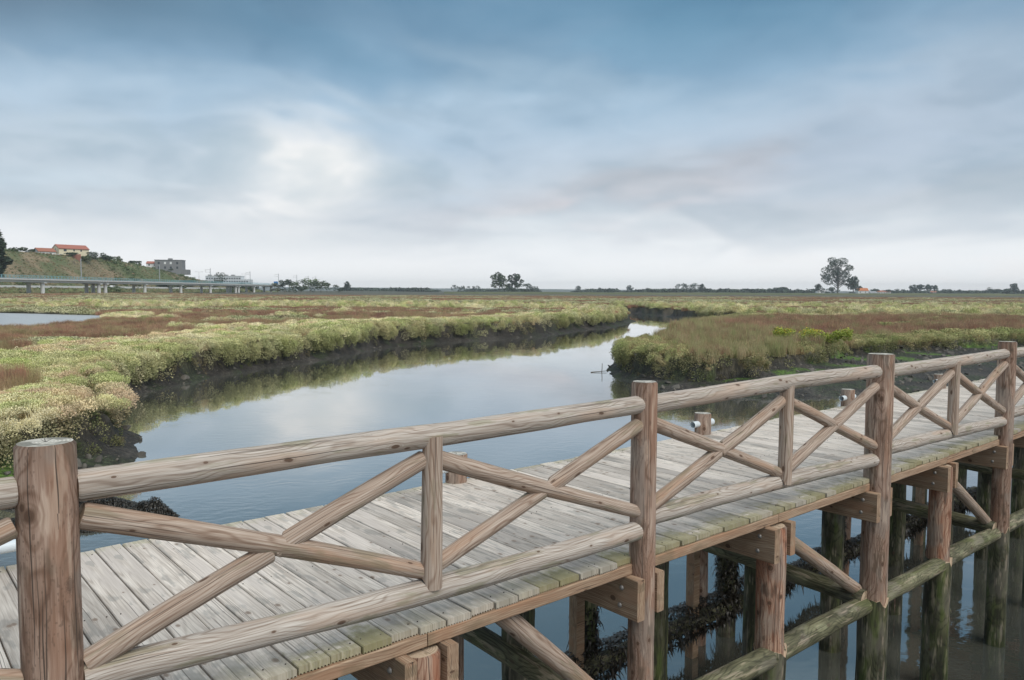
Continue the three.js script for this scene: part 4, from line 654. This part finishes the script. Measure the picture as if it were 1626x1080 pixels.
// house: w along local x, d along local z, gable roof with its ridge along x
function house(name, label, [x, y, z], turn, w, d, eaves, rise, wallM, roofM, windows, group) {
  const t = thing(name, label, 'house', [x, y, z], turn, group), s = new THREE.Shape([[-d / 2, -3], [d / 2, -3], [d / 2, eaves], [0, eaves + rise], [-d / 2, eaves]].map(p => new THREE.Vector2(...p)));
  mesh('wall', new THREE.ExtrudeGeometry(s, { depth: w, bevelEnabled: false }).translate(0, 0, -w / 2).rotateY(Math.PI / 2), wallM, t);
  const a = Math.atan2(rise, d / 2), l = Math.hypot(rise, d / 2) + 0.45; const rf = new THREE.Group(); rf.name = 'roof'; t.add(rf);
  for (const sgn of [1, -1]) { const g = new THREE.BoxGeometry(w + 0.5, 0.25, l).translate(0, 0.14, l / 2).rotateX(a).translate(0, eaves + rise, 0); if (sgn < 0) g.rotateY(Math.PI); mesh('roof_slope', g, roofM, rf); }
  mesh('ridge', new THREE.CylinderGeometry(0.16, 0.16, w + 0.5, 8).rotateZ(Math.PI / 2).translate(0, eaves + rise + 0.22, 0), roofM, rf);
  for (const [side, u, v, ww, hh] of windows) { const g = side === 'f' ? box(u - ww / 2, u + ww / 2, v, v + hh, d / 2 - 0.05, d / 2 + 0.06) : box(-w / 2 - 0.06, -w / 2 + 0.05, v, v + hh, u - ww / 2, u + ww / 2); mesh('window', g, glassDark, t); }
  return t;
}
house('hill_house', 'large cream house with long red tiled roof on the hill', [-264.5, 20.8, -465], 0.92, 17, 9, 5, 2.2, cream, tileRed, [['f', -5, 3.4, 1.6, 1.3], ['f', 0, 3.6, 0.9, 1], ['f', 4, 3.6, 0.9, 1], ['s', 0, 3.8, 1, 1.2]]);
house('hill_house', 'smaller pale house with brown roof beside the cream house', [-272.5, 20.6, -452], 0.95, 9.5, 7, 3, 1.8, white, tileBrown, [['f', -2, 1, 1.2, 1.2], ['f', 2, 1, 1.2, 1.2], ['s', 0, 1.4, 1, 1.1]]);
house('hill_house', 'little white house with red roof next to the grey block', [-279, 19.6, -602], 0.2, 8, 6, 2.4, 1.4, white, tileRed, [['f', -2, 0.6, 1, 1.2], ['f', 2, 0.6, 1, 1.2]]);
house('farm_house', 'white farm house with bright orange roof beside the tall gum tree', [465.5, -0.2, -1030], 0, 14, 8, 4.3, 3.2, white, std(0.5, 0.17, 0.06), [['f', -4, 1.6, 1.2, 1.4], ['f', 3, 1.6, 1.2, 1.4]]);
house('farm_house', 'low white shed right of the orange roofed house', [503, -1, -1080], 0, 9, 7, 2.6, 1.2, white, std(0.4, 0.4, 0.42), [['f', 0, 0.8, 1.2, 1.1]]);
house('farm_house', 'pale building left of the tall gum tree', [458, -0.6, -1150], 0, 12, 8, 4, 2.4, white, std(0.42, 0.4, 0.4), [['f', 0, 1.4, 1.4, 1.3]]);
[[560, -1180, 'white cottage between the first hedgerow trees'], [640, -1330, 'long white barn beneath the umbrella pines'], [772, -1420, 'tiny white house left of the shelter trees'], [730, -1500, 'tiny pale house behind the hedgerow'], [250, -1500, 'tiny white house left of the dark grove'], [520, -1500, 'tiny white house right of the wide clump']].forEach(([x, z, l], i) => house('distant_house', l, [x, -0.8, z], 0, i === 1 ? 18 : 11, 7, 3.4, 2, white, i % 2 ? tileRed : tileBrown, [['f', -2, 1, 1.2, 1.3], ['f', 2, 1, 1.2, 1.3]], 'distant houses on the horizon'));
function wallThing(name, label, a, b, h, m) { const t = thing(name, label, 'wall', a), dx = b[0] - a[0], dy = b[1] - a[1], dz = b[2] - a[2], n = 4; t.rotation.y = Math.atan2(-dz, dx); const l = Math.hypot(dx, dz); for (let k = 0; k < n; k++) mesh('panel', box(l * k / n, l * (k + 1) / n - 0.04, -2.5, h + dy * k / n, -0.12, 0.12), m, t); }
wallThing('garden_wall', 'white garden wall below the brown roofed house', [-268, 20.4, -446], [-261, 20.4, -450], 1.9, white);
wallThing('garden_wall', 'long pale grey wall left of the brown roofed house', [-280, 21.4, -448], [-272, 21.4, -448], 1.7, std(0.5, 0.52, 0.52));
wallThing('garden_wall', 'red earth coloured wall below the cream house', [-262, 19.8, -449], [-248, 20.6, -446], 1.6, std(0.4, 0.17, 0.12));
{ const g = std(0.22, 0.22, 0.22), t = thing('grey_block', 'dark grey flat roofed building at the crest of the hill', 'building', [-266, 16.5, -603], 0.15);
  mesh('wall', box(-10, 10, -3, 8, -5, 5), g, t); mesh('roof', box(-10.3, 10.3, 8, 8.4, -5.3, 5.3), concreteDark, t); mesh('stair_tower', box(-1, 1.5, 8.4, 9.6, -2, 2), g, t); mesh('side_wing', box(10, 14, -3, 1, -4, 4), g, t); for (const [x, m] of [[-7, glassDark], [-2.4, white], [1.8, white], [6.5, glassDark]]) for (const y of [1.5, 5]) mesh('window', box(x - 0.7, x + 0.7, y, y + 1.7, 4.95, 5.06), y > 2 ? m : glassDark, t); }
{ const t = thing('concrete_hut', 'small grey concrete hut on the hill skyline', 'hut', [-287, 18.8, -590]); mesh('wall', box(-1.6, 1.6, -2, 2.2, -1.5, 1.5), std(0.25, 0.26, 0.27), t); mesh('roof', box(-1.8, 1.8, 2.2, 2.45, -1.7, 1.7), concreteDark, t); mesh('door', box(-0.4, 0.4, 0, 1.8, 1.45, 1.55), glassDark, t); }
{ const t = thing('apartment_block', 'long white apartment block far behind the viaduct', 'building', [-332, -2, -905], 0), pale = std(0.6, 0.62, 0.63);
  mesh('wall', box(-24, 17, 0, 19.8, -6, 6), pale, t); mesh('low_wing', box(17, 27, 0, 16.2, -6, 6), pale, t); mesh('roof', box(-24.3, 17.3, 19.8, 20.3, -6.3, 6.3), concrete, t); for (const x of [-21, -14, -8, -2, 6]) mesh('roof_vent', box(x - 1.8, x + 1.8, 20.3, 21.6, -2, 2), concreteDark, t);
  for (let f = 0; f < 5; f++) for (let k = 0; k < (f < 4 ? 17 : 14); k++) mesh('window', box(-23 + k * 2.9, -21.2 + k * 2.9, 2.4 + f * 3.5, 3.9 + f * 3.5, 5.95, 6.08), glassDark, t); }
{ const t = thing('road_sign', 'blue road sign board at the end of the viaduct', 'sign', [-195.3, 0, -640]); mesh('panel', box(-1.7, 1.7, 6.3, 9, -0.06, 0.06), std(0.03, 0.2, 0.5, { roughness: 0.4 }), t); for (const x of [-1.2, 1.2]) mesh('pole', box(x - 0.1, x + 0.1, 0, 8.8, -0.22, -0.07), steel, t); }
[[-283, -700, 18.5], [-262, -760, 18]].forEach(([x, z, h], i) => { const t = thing('street_lamp', ['double armed street lamp left of the apartment block', 'double armed street lamp right of the apartment block'][i], 'lamp', [x, -0.5, z], 0, 'street lamps behind the viaduct'); mesh('pole', new THREE.CylinderGeometry(0.1, 0.16, h, 8).translate(0, h / 2, 0), steel, t); mesh('arm', box(-2.6, 2.6, h, h + 0.12, -0.06, 0.06), steel, t); for (const s of [-2.9, 2.9]) mesh('lamp_head', box(s - 0.7, s + 0.7, h - 0.05, h + 0.2, -0.2, 0.2), steel, t); });

// ---------------------------------------------------------------- far edge of the marsh
{ // grassy dyke beyond the lagoon and low hills on the horizon
  const strip = (name, label, x0, x1, step, z, depth, top, base, c0, c1, cat) => { const pos = [], col = [], idx = []; let n = 0; for (let x = x0; x <= x1; x += step, n++) { const h = top(x); for (const [dz, y] of [[depth * 0.5, base], [depth * 0.25, lerp(base, h, 0.75)], [0, h], [-depth * 0.5, base]]) { pos.push(x, y, -z(x) + dz); col.push(...mix3(c0, c1, fbm(x * 0.02 + 5, dz * 0.1 + 5, 700, 3))); } } for (let i = 0; i < n - 1; i++) for (let k = 0; k < 3; k++) { const a = i * 4 + k; idx.push(a, a + 1, a + 4, a + 1, a + 5, a + 4); } structure(mesh(name, geo(pos, null, idx, null, col), new THREE.MeshStandardMaterial({ vertexColors: true, roughness: 1, side: THREE.DoubleSide })), label, cat); };
  strip('dyke', 'low grassy dyke beyond the lagoon', -60, 640, 5, x => 690 + 0.06 * x, 16, x => 0.5 + 0.7 * fbm(x * 0.03, 2, 710, 4) + 0.4 * fbm(x * 0.2, 6, 711, 2), -1.6, [0.07, 0.09, 0.04], [0.13, 0.13, 0.065], 'dyke');
  strip('far_hills', 'faint low hills on the horizon', -2800, 3000, 45, () => 3500, 500, x => 3 + 17 * fbm(x * 0.0012 + 4, 3, 720, 4) * smooth(2500, -1500, x) + 5 * fbm(x * 0.008, 8, 721, 3), -4, [0.06, 0.08, 0.06], [0.1, 0.11, 0.09], 'hills');
}
{ // low hedges and orchards along the far edge of the plain
  const r = rng(777), m = [], c = [], mat = new THREE.Matrix4(), q = new THREE.Quaternion(), e = new THREE.Euler();
  for (let i = 0; i < 15000; i++) { const z = 1180 + r() * 420, x = (r() * 2 - 1) * 0.72 * z, n = fbm(x * 0.012, z * 0.004, 780, 4) + (x > 0.35 * z ? 0.06 : 0); if (n < 0.49 || x < -0.22 * z) continue; const s = (2 + 9 * r() * r()) * (n > 0.57 ? 1.2 : 0.7); e.set(0, r() * 6, 0); mat.compose(new THREE.Vector3(x, -0.5, -z), q.setFromEuler(e), new THREE.Vector3(s * 1.5, s * 0.75, s * 1.5)); m.push(...mat.elements); const k = 0.7 + r() * 0.6; c.push(0.06 * k, 0.085 * k, 0.055 * k); }
  const im = new THREE.InstancedMesh(sprig(14, 70, 0.3), plantMat, m.length / 16); im.instanceMatrix.array.set(m); im.instanceColor = new THREE.InstancedBufferAttribute(new Float32Array(c), 3); im.castShadow = im.receiveShadow = true; im.name = 'distant_hedgerows'; scene.add(im); tag(im, 'low dark hedgerows along the far edge of the marsh', 'hedgerow', null, 'stuff');
}
scene.fog = new THREE.FogExp2(new THREE.Color(0.8, 0.86, 0.92), 0.00016);
renderer.render(scene, camera);
